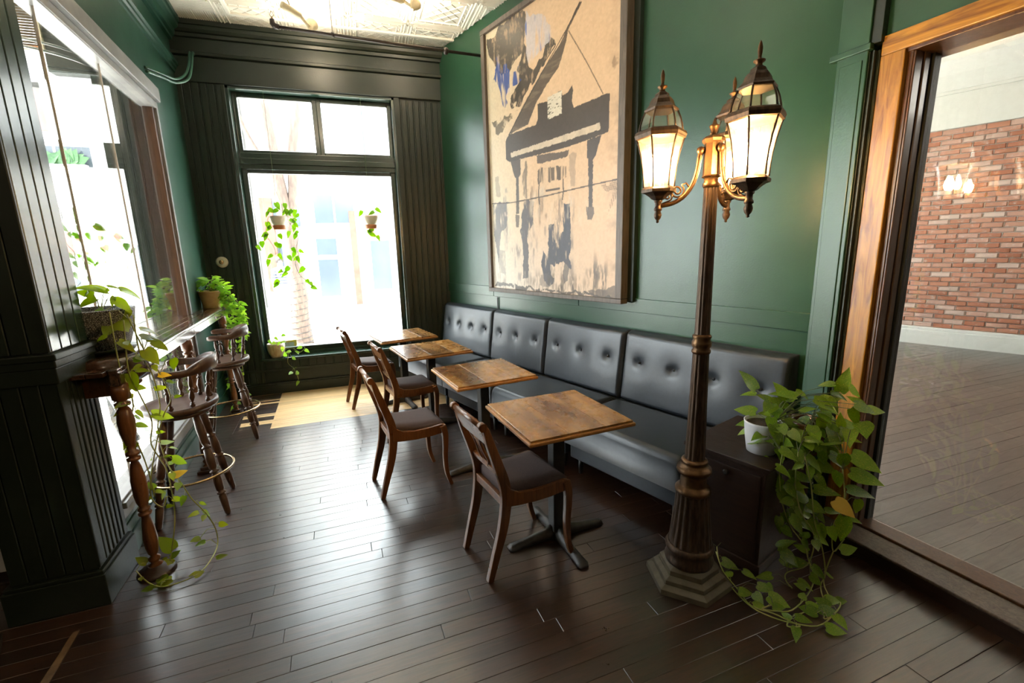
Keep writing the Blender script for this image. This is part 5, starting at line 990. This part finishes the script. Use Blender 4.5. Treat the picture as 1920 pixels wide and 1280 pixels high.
# ------------------------------------------------------------------ pipe, track spots and the outlet on the wall
pp = empty('sprinkler_pipe', (-.49, 4.835, 3.6), 0, label='dark sprinkler pipe running under the white ceiling to the painting', cat='pipe')
MB().tube([(.02, 0, 0), (.9, .06, 0), (1.96, .13, 0)], .014, 12).build('pipe_run', M['pipe'], pp)
MB().tube([(.035, 0, 0), (.0, 0, .005), (-.015, 0, .025), (-.015, 0, .055)], [.022, .024, .024, .020], 12).build('elbow', M['pipe'], pp)
sh_ = MB().tube([(-.015, 0, .05), (-.015, 0, .075)], [.010, .008], 8).build('sprinkler_head', M['brass'], pp)
MB().tube([(-.015, 0, .07), (-.030, 0, .09), (-.020, 0, .115), (-.015, 0, .12), (-.010, 0, .115), (0, 0, .09), (-.015, 0, .07)], .003, 5).build('sprinkler_frame', M['brass'], sh_)
MB().tube([(1.50, .10, 0), (1.515, .101, 0), (1.535, .102, 0), (1.55, .103, 0)], [.020, .034, .034, .020], 14).build('coupling', M['pipe'], pp)
MB().tube([(.47, .031, 0), (.47, .031, .20), (.47, .031, .38)], .006, 6).build('hanger_rod', M['white'], pp)
MB().tube([(.47-.012, .03, 0), (.47+.012, .032, 0)], .019, 12).build('hanger_ring', M['pipe'], pp)
def spot(name, P0, P1, P2, P3, label, stem, watt=0):
    t = empty(name, P0, 0, label=label, cat='spotlight'); P0 = Vector(P0)
    a = Vector(P1)-P0; b = Vector(P2)-P0; c = Vector(P3)-P0; d = c-b       # housing 0..a, cone from its tip b to its mouth c
    MB().tube([(0, 0, 0), a*.06, a*.94, a], [.026, .030, .030, .024], 16).build('housing', M['ivory'], t)
    MB().tube([a*.98, a*.98+(b+d*.35-a)*.6, b+d*.35], [.016, .014, .014], 10).build('neck', M['ivory'], t)
    sh = MB().tube([b, b+d*.2, b+d*.7, b+d], [.008, .022, .046, .056], 22, cap=False); sh.tube([b+d, b+d*.72, b+d*.3], [.054, .044, .022], 22, cap=False); sh.build('shade', M['ivory'], t)
    MB().tube([b+d*.30, b+d*.5, b+d*.62], [.014, .028, .012], 14).build('bulb', M['spotbulb'], t)
    st_ = Vector(stem)-P0; MB().tube([a*.5, st_], .006, 6).build('stem', M['ivory'], t)
    MB().tube([st_+Vector((0, 0, -.012)), st_+Vector((0, 0, .004))], .030, 16).build('ceiling_cap', M['ivory'], t)
    ld = bpy.data.lights.new('spot_light', 'POINT'); ld.energy = watt; ld.color = (1, .86, .66); ld.shadow_soft_size = .03
    lo = bpy.data.objects.new('spot_light', ld); COL.objects.link(lo); lo.parent = t; lo.location = b+d*.92
M['spotbulb'] = emit('spot_lamp', (1, .85, .62), 25)
spot('ceiling_spotlight', (-.425, 4.92, 3.82), (-.28, 5.02, 3.785), (-.215, 5.09, 3.70), (-.20, 5.17, 3.79), 'cream cylindrical spotlight hanging under the ceiling near the pipe end', (-.40, 4.86, HC), SPW)
spot('ceiling_spotlight', (.42, 4.72, 3.93), (.63, 4.80, 3.93), (.70, 4.75, 3.84), (.74, 4.80, 3.92), 'cream spotlight cut off by the top edge of the picture', (.45, 4.66, HC), SPW)
spot('ceiling_spotlight', (-.5, 2.4, 3.76), (-.4, 2.5, 3.75), (-.35, 2.55, 3.66), (-.32, 2.62, 3.75), 'added cream fill spotlight above the dining chairs, out of the picture', (-.45, 2.45, HC), SPW)  # this and the next are added out of view to brighten the ceiling
spot('ceiling_spotlight', (1.0, 1.4, 3.76), (1.1, 1.5, 3.75), (1.15, 1.55, 3.66), (1.18, 1.62, 3.75), 'added cream fill spotlight over the street lamp, out of the picture', (1.05, 1.45, HC), SPW)
ou = MB().box(-.032, .032, -.012, 0, -.055, .055).build('wall_outlet', M['black'], bevel=.003, label='small black outlet plate on the green wall at the painting corner', cat='outlet', loc=RW(1.04, 0, 1.375), rz=rR)
gp = MB().box(-.006, .006, -.004, .004, -.09, .085).build('cable_strip', M['black'], label='short black cable strip under the painting corner above the banquette', cat='cable', loc=RW(1.09, .010, 1.03), rz=rR)

# pendants added out of view behind the viewer to fill the room with light
for k, (x, y, w_) in enumerate(((-1.2, -1.6, 1), (1.0, -3.2, 1), (-4.2, -1.0, 1), (-3.5, -4.2, 1))):
    t = empty('fill_pendant', (x, y, HC), 0, label='added opal fill lamp hanging behind the viewer, number %d from the doorway' % (k+1) if False else ['added opal fill lamp closest behind the viewer', 'added opal fill lamp near the doorway side behind the viewer', 'added opal fill lamp over the far left of the cafe', 'added opal fill lamp at the rear left of the cafe'][k], cat='lamp')
    MB().tube([(0, 0, 0), (0, 0, -.75)], .006, 6).build('cord', M['iron'], t); MB().lathe([(.05, -.02), (.05, 0)], n=16).build('ceiling_rose', M['brass'], t)
    MB().lathe([(.001, -1.15)]+[(.2*math.sin(R(q)), -.95-.2*math.cos(R(q))) for q in range(15, 180, 15)]+[(.001, -.75)], n=24).build('globe', M['globe'] if 'globe' in M else M.setdefault('globe', emit('opal_fill_globe', (1, .80, .56), 4)), t)
for k, (x, y) in enumerate(((5.6, .3), (7.2, .9), (5.2, -2.4))):  # unseen globes added to brighten the side room
    t = empty('fill_pendant', (x, y, HC), 0, label=['added white fill lamp in the side room near the doorway', 'added white fill lamp in the side room near the brick wall', 'added white fill lamp at the rear of the side room'][k], cat='lamp')
    MB().tube([(0, 0, 0), (0, 0, -.75)], .006, 6).build('cord', M['iron'], t)
    MB().lathe([(.001, -1.15)]+[(.2*math.sin(R(q)), -.95-.2*math.cos(R(q))) for q in range(15, 180, 15)]+[(.001, -.75)], n=24).build('globe', M.get('globe2') or M.setdefault('globe2', emit('white_fill_globe', (1, .93, .84), 14)), t)

# ------------------------------------------------------------------ painting
W_, H_ = 1.73, 2.505
pa = empty('painting', tuple(RW(2.01, .09, 2.485)), rR, label='huge framed painting of a dark grand piano on a peach ground', cat='painting')
def inpoly(x, y, P_):
    c = False; j = len(P_)-1
    for i in range(len(P_)):
        if (P_[i][1] > y) != (P_[j][1] > y) and x < (P_[j][0]-P_[i][0])*(y-P_[i][1])/(P_[j][1]-P_[i][1])+P_[i][0]: c = not c
        j = i
    return c
def lin(c): return tuple(((v/255+.055)/1.055)**2.4 if v > 10 else v/3294 for v in c)
NX, NY = 380, 540
import numpy as np
gx, gy = np.meshgrid(np.linspace(0, 1, NX+1), np.linspace(0, 1, NY+1))
rs = np.random.RandomState(4)
def fbm(fx, fy, oc=4, seed=0):
    out = np.zeros_like(gx); amp = 1; tot = 0; r2 = np.random.RandomState(seed)
    for o_ in range(oc):
        g = r2.rand(int(fy)+3, int(fx)+3); X = gx*fx; Y = gy*fy; xi = X.astype(int); yi = Y.astype(int); fx_ = X-xi; fy_ = Y-yi; fx_ = fx_*fx_*(3-2*fx_); fy_ = fy_*fy_*(3-2*fy_)
        out += amp*((g[yi, xi]*(1-fx_)+g[yi, xi+1]*fx_)*(1-fy_)+(g[yi+1, xi]*(1-fx_)+g[yi+1, xi+1]*fx_)*fy_); tot += amp; amp *= .6; fx *= 2; fy *= 2
    return out/tot
def mask(P_, wob=.006, seed=1, sx=30, sy=40):
    if wob < .009: wob, sx, sy = wob*.8, 70, 90
    X = gx+(fbm(sx, sy, 3, seed)-.5)*wob*2; Y = gy+(fbm(sx, sy, 3, seed+50)-.5)*wob*2; c = np.zeros(gx.shape, bool); j = len(P_)-1
    for i in range(len(P_)):
        yi_, yj_, xi_, xj_ = P_[i][1], P_[j][1], P_[i][0], P_[j][0]
        if yi_ != yj_: c ^= ((yi_ > Y) != (yj_ > Y)) & (X < (xj_-xi_)*(Y-yi_)/(yj_-yi_)+xi_)
        j = i
    return c.astype(float)
def linemask(P_, w, wob=.002, seed=9):
    X = (gx+(fbm(40, 60, 2, seed)-.5)*wob)*W_; Y = gy*H_; best = np.full(gx.shape, 9.)
    for a, b in zip(P_[:-1], P_[1:]):
        ax, ay, bx2, by2 = a[0]*W_, a[1]*H_, b[0]*W_, b[1]*H_; dx, dy = bx2-ax, by2-ay; t_ = np.clip(((X-ax)*dx+(Y-ay)*dy)/(dx*dx+dy*dy), 0, 1); best = np.minimum(best, np.hypot(X-ax-t_*dx, Y-ay-t_*dy))
    return (best < w*W_).astype(float)
col = np.zeros(gx.shape+(3,))
def paint(m_, c, op=1.0):
    global col
    m3 = (m_*op)[..., None]; col = col*(1-m3)+np.array(lin(c))*m3
col[:] = lin((226, 190, 152))
n1 = fbm(4, 6, 4, 2); n2 = fbm(20, 30, 4, 3); n3 = fbm(12, 90, 3, 6); n4 = fbm(60, 12, 3, 8)
paint(np.clip((.40-gx)*2.2, 0, 1)*np.clip(.6+n1*.6, 0, 1), (222, 218, 188), .8)
paint(np.clip(.34-gy, 0, 1)*2.2*np.clip(1.25-gx*1.2, 0, 1), (236, 226, 214), .9)
paint(np.clip((gx-.90)*12, 0, 1)*np.clip(n2*2-.8, 0, 1), (150, 128, 104), .6)
D = (64, 56, 50); D2 = (78, 76, 80)
paint(mask(PO['sky'], .030, 11, 14, 20)*np.clip((n2-.16)*7, 0, 1), (54, 46, 38), .97)
paint(mask(PO['sky2'], .035, 12, 14, 20)*np.clip((n2-.40)*8, 0, 1), (84, 74, 58), .85)
st_ = fbm(40, 8, 3, 21)
paint(mask(PO['blue1'], .03, 13, 10, 14)*np.clip((st_-.35)*5, 0, 1), (206, 196, 196), .9)
paint(mask(PO['blue1'], .03, 14, 10, 14)*np.clip((fbm(34, 8, 3, 22)-.50)*9, 0, 1), (48, 96, 178), .95)
paint(mask(PO['blue2'], .035, 15, 10, 14)*np.clip((fbm(34, 8, 3, 24)-.44)*9, 0, 1), (40, 78, 150), .95)
paint(mask(PO['blue2'], .035, 16, 10, 14)*np.clip((fbm(34, 10, 3, 25)-.60)*9, 0, 1), (200, 190, 200), .8)
paint(mask(PO['e3'], .02, 17)*np.clip((n2-.5)*6, 0, 1), (140, 112, 86), .6)
paint(mask(PO['lid'], .003, 18), D, .92); paint(mask(PO['lid'], .003, 18)*np.clip((n3-.55)*4, 0, 1), (150, 128, 104), .5)
paint(mask(PO['body'], .003, 19), (66, 58, 52), .97)
paint(mask(PO['keys'], .004, 20)*np.clip(1.15-n2*.5, 0, 1), (226, 206, 178), .95)
paint(mask(PO['sheet'], .0015, 20), (226, 214, 190), 1); paint(mask(PO['sheet'], .0015, 20)*np.clip((fbm(60, 220, 2, 31)-.62)*9, 0, 1), (70, 62, 50), .9)
for k_, op in (('legR', .97), ('footR', .85), ('legL', .95), ('footL', .85), ('under', .9)): paint(mask(PO[k_], .004, 23), (72, 64, 60), op)
paint(mask(PO['bench'], .008, 25)*np.clip((n4-.36)*6, 0, 1), (72, 62, 52), .9)
for k_, op, c_ in (('s1', .95, (86, 84, 88)), ('s2', .8, (120, 106, 90)), ('s3', .85, (104, 104, 112)), ('s4', .5, (140, 130, 120)), ('s5', .98, (76, 78, 90)), ('s6', .55, (176, 156, 134)), ('s7', .8, (96, 92, 92)), ('s8', .5, (120, 116, 112)), ('b1', .8, (96, 80, 66)), ('b2', .9, (74, 66, 58)), ('s9', .6, (110, 106, 108))):
    brk = fbm(50, 14, 4, 33 if k_ != 'b2' else 35); paint(mask(PO[k_], .014, 26, 22, 30)*np.clip((brk-.22)*7, 0, 1), tuple(v*.86 for v in c_), op)
rq = np.random.RandomState(12); n5 = fbm(70, 22, 4, 77)
for cx_, cy_, sx_, sy_, nq, c_ in ((.32, .22, .10, .10, 60, (92, 88, 90)), (.12, .30, .09, .10, 40, (110, 108, 112)), (.62, .20, .12, .12, 90, (80, 80, 88)), (.45, .33, .16, .04, 40, (124, 100, 80)), (.5, .03, .45, .02, 90, (80, 70, 60)), (.88, .06, .08, .04, 40, (84, 74, 64)), (.5, .30, .3, .05, 40, (236, 214, 186))):
    for _ in range(nq//2):
        x_ = cx_+rq.randn()*sx_*.5; y_ = cy_+rq.randn()*sy_*.6; w2 = rq.uniform(.006, .022); h2_ = rq.uniform(.008, .05)
        m_ = np.exp(-((gx-x_)/w2)**4-((gy-y_)/h2_)**4)*np.clip((n5-.38)*5, 0, 1); paint(m_, c_, rq.uniform(.25, .6))
streak = fbm(60, 26, 4, 71); paint(mask(PO['sky'], .03, 11, 14, 20)*np.clip((streak-.60)*8, 0, 1), (196, 164, 132), .7)
paint(mask(PO['sky'], .03, 11, 14, 20)*np.clip((fbm(26, 60, 4, 72)-.62)*8, 0, 1), (120, 104, 84), .8)
col *= (.90+.2*fbm(90, 130, 2, 73))[..., None]
hat = np.clip(np.sin((gx*W_*1.2+gy*H_*.35)*420)*3, 0, 1); paint(mask(PO['e1'], .01, 41)*hat, (60, 50, 40), .9); paint(mask(PO['e2'], .01, 42)*np.clip(np.sin((gx*W_+gy*H_*.2)*300)*2+.3, 0, 1), (110, 90, 70), .6)
for k_, (P_, w_) in LN.items(): paint(linemask(P_, w_*.55), (58, 50, 44), .9)
vs_ = np.stack([(gx-.5)*W_, np.zeros_like(gx), (gy-.5)*H_], -1).reshape(-1, 3)
idx = np.arange((NX+1)*(NY+1)).reshape(NY+1, NX+1); q = np.stack([idx[:-1, :-1], idx[:-1, 1:], idx[1:, 1:], idx[1:, :-1]], -1).reshape(-1, 4)
me = bpy.data.meshes.new('canvas'); me.vertices.add(len(vs_)); me.vertices.foreach_set('co', vs_.astype(np.float32).ravel()); me.loops.add(q.size); me.loops.foreach_set('vertex_index', q.astype(np.int32).ravel()); me.polygons.add(len(q)); me.polygons.foreach_set('loop_start', np.arange(0, q.size, 4, dtype=np.int32)); me.polygons.foreach_set('loop_total', np.full(len(q), 4, np.int32)); me.update()
ca = me.color_attributes.new('paint', 'FLOAT_COLOR', 'POINT'); ca.data.foreach_set('color', np.concatenate([(col*.72).reshape(-1, 3), np.ones((len(vs_), 1))], 1).astype(np.float32).ravel())
m_, t_, p_ = nt('painted_canvas'); at = t_.nodes.new('ShaderNodeAttribute'); at.attribute_name = 'paint'; L(t_, at.outputs['Color'], p_.inputs['Base Color']); p_.inputs['Roughness'].default_value = .42
nn1 = noisen(t_, coords(t_, (1, 1, 1)), 120, 3); bump(t_, nn1.outputs[0], p_, .15, .003); me.materials.append(m_)
cv = link('canvas', me, pa); cv.location = (0, -.006, 0)
MB().box(-.89, .89, .0, .03, -1.28, 1.28).build('backing', M['frame'], pa)
fx0, fx1, fz0, fz1 = -.92, .925, -1.29, 1.295
iw, ih = W_/2-.004, H_/2-.004
for nm, m3 in (('frame_rail', MB().box(fx0, fx1, -.035, .045, fz0, -ih-.002)), ('frame_rail', MB().box(fx0, fx1, -.035, .045, ih+.002, fz1)), ('frame_stile', MB().box(fx0, -iw, -.035, .045, -ih, ih)), ('frame_stile', MB().box(iw, fx1, -.035, .045, -ih, ih))): m3.build(nm, M['frame'], pa, .004)
MB().box(fx0+.03, fx1+.05, .045, .088, fz0+.02, fz1-.02).build('shadow_backing', M['green_dark'], pa)  # dark strip past the frame stands in for its shaded side and shadow

# ------------------------------------------------------------------ plants
def pot(parent, prof, mat, soil_z, soil_r, n=32, name='pot'):
    o = MB().lathe(prof, n=n).build(name, M[mat], parent); MB().lathe([(soil_r, soil_z-.01), (soil_r, soil_z), (.001, soil_z+.006)], n=20).build('soil', M['soil'], parent); return o
def vines(parent, V_, r_=.0028, mat='stem', n=4):
    for P_ in V_:
        o = Vector(parent.location); MB().tube([p-o for p in spline([Vector(p) for p in P_], n)], r_, 5).build('vine', M[mat], parent)
def petiole(parent, base, frm, r_=.0016, mat='stem'):
    o = Vector(parent.location); a = Vector(frm)-o; b = Vector(base)-o; m2 = (a+b)/2+Vector((0, 0, .012+.15*(b-a).length)); MB().tube([a, m2, b], r_, 4, cap=False).build('petiole', M[mat], parent)
def nearest(p, V_):
    p = Vector(p); return min((Vector(q) for P_ in V_ for q in P_), key=lambda q: (q-p).length)
def toward(p, up=.5, k=.55):
    d = (CAM-Vector(p)); d.z = 0; d.normalize(); return Vector((d.x*k+lr.uniform(-.25, .25), d.y*k+lr.uniform(-.25, .25), up+lr.uniform(-.2, .3)))
# A: big pothos on the counter end, trailing to the floor
pA = empty('trailing_pothos', (-1.335, 2.95, 1.165), 0, label='yellow-green pothos in a dark patterned pot trailing down to the floor', cat='potted plant')
pot(pA, [(.100, 0), (.112, .003), (.134, .045), (.158, .12), (.170, .19), (.175, .222), (.176, .230), (.168, .231), (.162, .20)], 'potA', .20, .162, 48)
MB().lathe([(.115, 0), (.142, .002), (.152, .012), (.156, .026), (.150, .026), (.140, .014)], n=40).build('saucer', M['green_dark'], pA)
for i, (b, t_) in enumerate(LA):
    b = Vector(b); t2_ = Vector(t_); d = (t2_-b)
    dv = (CAM-b); dv.z = 0; dv.normalize(); depth = lr.uniform(-.5, .5)*d.length
    if b.z > .05: t2_ = t2_+dv*depth
    sz = min(.105, max(.052, d.length*1.0)) if i > 15 else min(.145, max(.085, d.length*1.3))
    if t2_.z < .012: t2_.z = .015
    leaf(pA, b, t2_, 'A' if i not in (33, 20) else 'Y', toward(b, .75, .5), sz)
    s_ = Vector((-1.27, 2.88, 1.38)) if b.z > 1.3 else nearest(b, VA)
    if (s_-b).length > .012: petiole(pA, b, s_)
vines(pA, VA, .0034)
for P_ in VA:
    S_ = spline([Vector(q) for q in P_], 4)
    for j in range(3, len(S_), 3):
        if lr.random() < .62:
            q = S_[j]; a = lr.uniform(0, 6.28); d = Vector((math.cos(a), math.sin(a)*.7, lr.uniform(-.7, .2))).normalized()*lr.uniform(.035, .06); b = q+d*.5
            if (b+d).z < .015: d.z = abs(d.z)*.2; b.z = max(b.z, .02)
            leaf(pA, b, b+d, 'A', toward(b, .6, .6)); petiole(pA, b, q, .0013)
# R: two pots on the cabinet
pR1 = empty('trailing_pothos', (1.905, 1.665, .588), 0, label='deep green pothos in a white pot spilling down the dark cabinet to the floor', cat='potted plant')
pot(pR1, [(.062, 0), (.068, .003), (.080, .08), (.088, .155), (.090, .165), (.084, .166), (.08, .15)], 'whitepot', .15, .08)
MB().box(-.02, .02, -.09, -.05, 0, 0).v
for i, (b, t_) in enumerate(LR):
    b = Vector(b); t2_ = Vector(t_); d = t2_-b; dv = CAM-b; dv.z = 0; dv.normalize(); sh = lr.uniform(-.07, .05)
    if b.z < .06: sh = 0
    b = b+dv*sh; t2_ = t2_+dv*(sh+lr.uniform(-.35, .45)*d.length*(b.z > .06))
    if t2_.z < .012: t2_.z = .014
    if b.z < .02: b.z = .025
    y_ = 'Y' if 0 < len(LR) and (i == 60) else 'R'
    leaf(pR1, b, t2_, y_, toward(b, .8, .6), min(.125, max(.068, d.length*1.16)))
    s_ = Vector((1.93, 1.63, .76)) if b.z > .78 else nearest(b, VR)
    if .012 < (s_-b).length < .35: petiole(pR1, b, s_, .0017, 'stemdk')
for i in range(46):   # inner leaves that fill the mass
    z = lr.uniform(.25, .80); w_ = .16 if z > .55 else .10; b = Vector((1.98+lr.uniform(-.16, .16)*(1 if z > .5 else .5)-.0, 1.50+lr.uniform(-.05, .08), z)); d = Vector((lr.uniform(-.6, .6), -.5+lr.uniform(-.3, .3), lr.uniform(-.8, .1))).normalized()*lr.uniform(.07, .10)
    leaf(pR1, b, b+d, 'R', toward(b, .8, .6))
vines(pR1, VR, .0032, 'stem')
for i in range(44):   # crown round the two pots
    a = lr.uniform(-2.9, .4); q = lr.uniform(.06, .19); c_ = (1.93, 1.63) if i % 2 else (2.11, 1.57)
    b = Vector((c_[0]+q*.7*math.cos(a), c_[1]+q*.6*math.sin(a), .80+lr.uniform(-.10, .10)-q*.3)); d = Vector((math.cos(a), math.sin(a), lr.uniform(-.6, .35))).normalized()*lr.uniform(.075, .115)
    leaf(pR1, b, b+d, 'R', toward(b, .9, .5)); petiole(pR1, b, (c_[0], c_[1], .75), .0018, 'stemdk')
for P_ in VR:
    S_ = spline([Vector(q) for q in P_], 4)
    for j in range(3, len(S_), 3):
        if lr.random() < .3:
            q = S_[j]; a = lr.uniform(0, 6.28); d = Vector((math.cos(a), math.sin(a)*.7, lr.uniform(-.5, .3))).normalized()*lr.uniform(.05, .085); b = q+d*.4
            if (b+d).z < .015: d.z = abs(d.z)*.2; b.z = max(b.z, .02)
            leaf(pR1, b, b+d, 'R', toward(b, .7, .6)); petiole(pR1, b, q, .0013)
for i, ln_ in enumerate(((.02, 1.9), (-.05, 2.0), (.09, 2.05))): pass
pR2 = empty('glass_pot', (2.10, 1.585, .588), 0, label='round amber-brown pot half hidden by the pothos leaves on the cabinet', cat='pot')
pot(pR2, [(.05, 0), (.07, .004), (.098, .05), (.105, .09), (.098, .13), (.085, .16), (.088, .172), (.080, .172), (.078, .15)], 'brownpot', .14, .075, 36)
# B: pot at the far end of the counter
pB = empty('trailing_pothos', (-1.455, 5.42, 1.128), 0, label='bright green pothos in an ochre pot at the far end of the counter', cat='potted plant')
pot(pB, [(.075, 0), (.080, .005), (.082, .05), (.095, .12), (.110, .165), (.114, .178), (.106, .178), (.10, .16)], 'yellowpot', .16, .10)
vines(pB, VB, .0025)
for i in range(58):
    a = lr.uniform(0, 6.28); q = lr.uniform(.02, .15); b = Vector((-1.43+q*math.cos(a), 5.40+q*math.sin(a)*.8, 1.30+lr.uniform(0, .17)*(1-q*3))); d = Vector((math.cos(a), math.sin(a), lr.uniform(-.4, .5))).normalized()*lr.uniform(.06, .10); leaf(pB, b, b+d, 'B', (lr.uniform(-.3, .3), -.5, .8))
    if i % 3 == 0: petiole(pB, b, (-1.45, 5.42, 1.29), .0016)
for P_ in VB:
    S_ = spline([Vector(p) for p in P_], 7)
    for j, p in enumerate(S_):
        if j < 2: continue
        for r2 in range(2 if p.z > .85 else (1 if lr.random() < .7 else 0)):
            a = lr.uniform(0, 6.28); b = p+Vector((lr.uniform(-.025, .025), lr.uniform(-.02, .02), lr.uniform(-.01, .02))); d = Vector((math.cos(a), -.4+.4*math.sin(a), lr.uniform(-.7, .1))).normalized()*lr.uniform(.04, .075)
            leaf(pB, b, b+d, 'B', (lr.uniform(-.4, .4), -.6, .6))
# C: small pot on the window sill
pC = empty('sill_ivy', (-1.005, Y0-.015+.10-.08, .436), 0, label='small plant in a mottled tan pot on the left end of the window sill', cat='potted plant')
pC.location.y = Y0+.045
pot(pC, [(.055, 0), (.062, .004), (.085, .05), (.097, .10), (.099, .15), (.094, .172), (.088, .172), (.086, .15)], 'sillpot', .15, .086)
vines(pC, VC, .0024)
for i, p in enumerate(LC):
    b = Vector(p); d = Vector((lr.uniform(-.5, .9), lr.uniform(-.5, .1), lr.uniform(-.6, .3))).normalized()*.062; leaf(pC, b, b+d, 'B', (0, -.7, .5)); petiole(pC, b, nearest(b, VC), .0014)
# D, E: pots hanging in the window; F: vine in the entry
def hanging(name, label, x, y, z, L_, V_, key, r_=.092, top=3.405, ls=.078, hidden=False):
    t = empty(name, (x, y, z), 0, label=label, cat='hanging plant')
    MB().lathe([(r_*.66, 0), (r_*.68, .004), (r_*.76, .048)], n=28).build('pot_foot', M['terra'], t)
    pot(t, [(r_*.76, .048), (r_*.86, .09), (r_*.97, .135), (r_, .150), (r_*.94, .150), (r_*.92, .13)], 'cream', .135, r_*.90)
    for a in (0, 2.1, 4.2): MB().tube([(r_*math.cos(a), r_*math.sin(a), .148), (.01*math.cos(a), .01*math.sin(a), .42)], .0012, 4).build('cord', M['stemdk'], t)
    MB().tube([(0, 0, .42), (0, 0, top-z)], .0015, 4).build('cord', M['stemdk'], t)
    vines(t, V_, .0022, 'stemdk')
    for p in L_:
        b = Vector(p)+Vector((0, lr.uniform(-.04, .02), 0)); a = lr.uniform(-2.6, -.5); d = Vector((math.cos(a)*lr.choice((1, -1, 1)), lr.uniform(-.4, .2), -abs(math.sin(a))*.8)).normalized()*ls*lr.uniform(.85, 1.2)
        b = b-d*.4; leaf(t, b, b+d, key, (lr.uniform(-.3, .3), -.9, .3)); s_ = nearest(b, V_)
        if .01 < (s_-b).length < .16: petiole(t, b, s_, .0012, 'stemdk')
    return t
hanging('hanging_pothos', 'bushy pothos trailing from a cream and terracotta pot hung in the window', -.80, 5.953, 1.933, LD, VD, 'H')
hanging('hanging_pothos', 'sparse plant in a cream and terracotta pot hung at the window right', .211, 5.953, 1.933, LE, VE, 'H')
hF = hanging('hanging_pothos', 'thin vine hanging in the entry beyond the left glass front', -2.22, 4.45, 2.35, LG, VF, 'H', top=3.98, ls=.075)
#END#
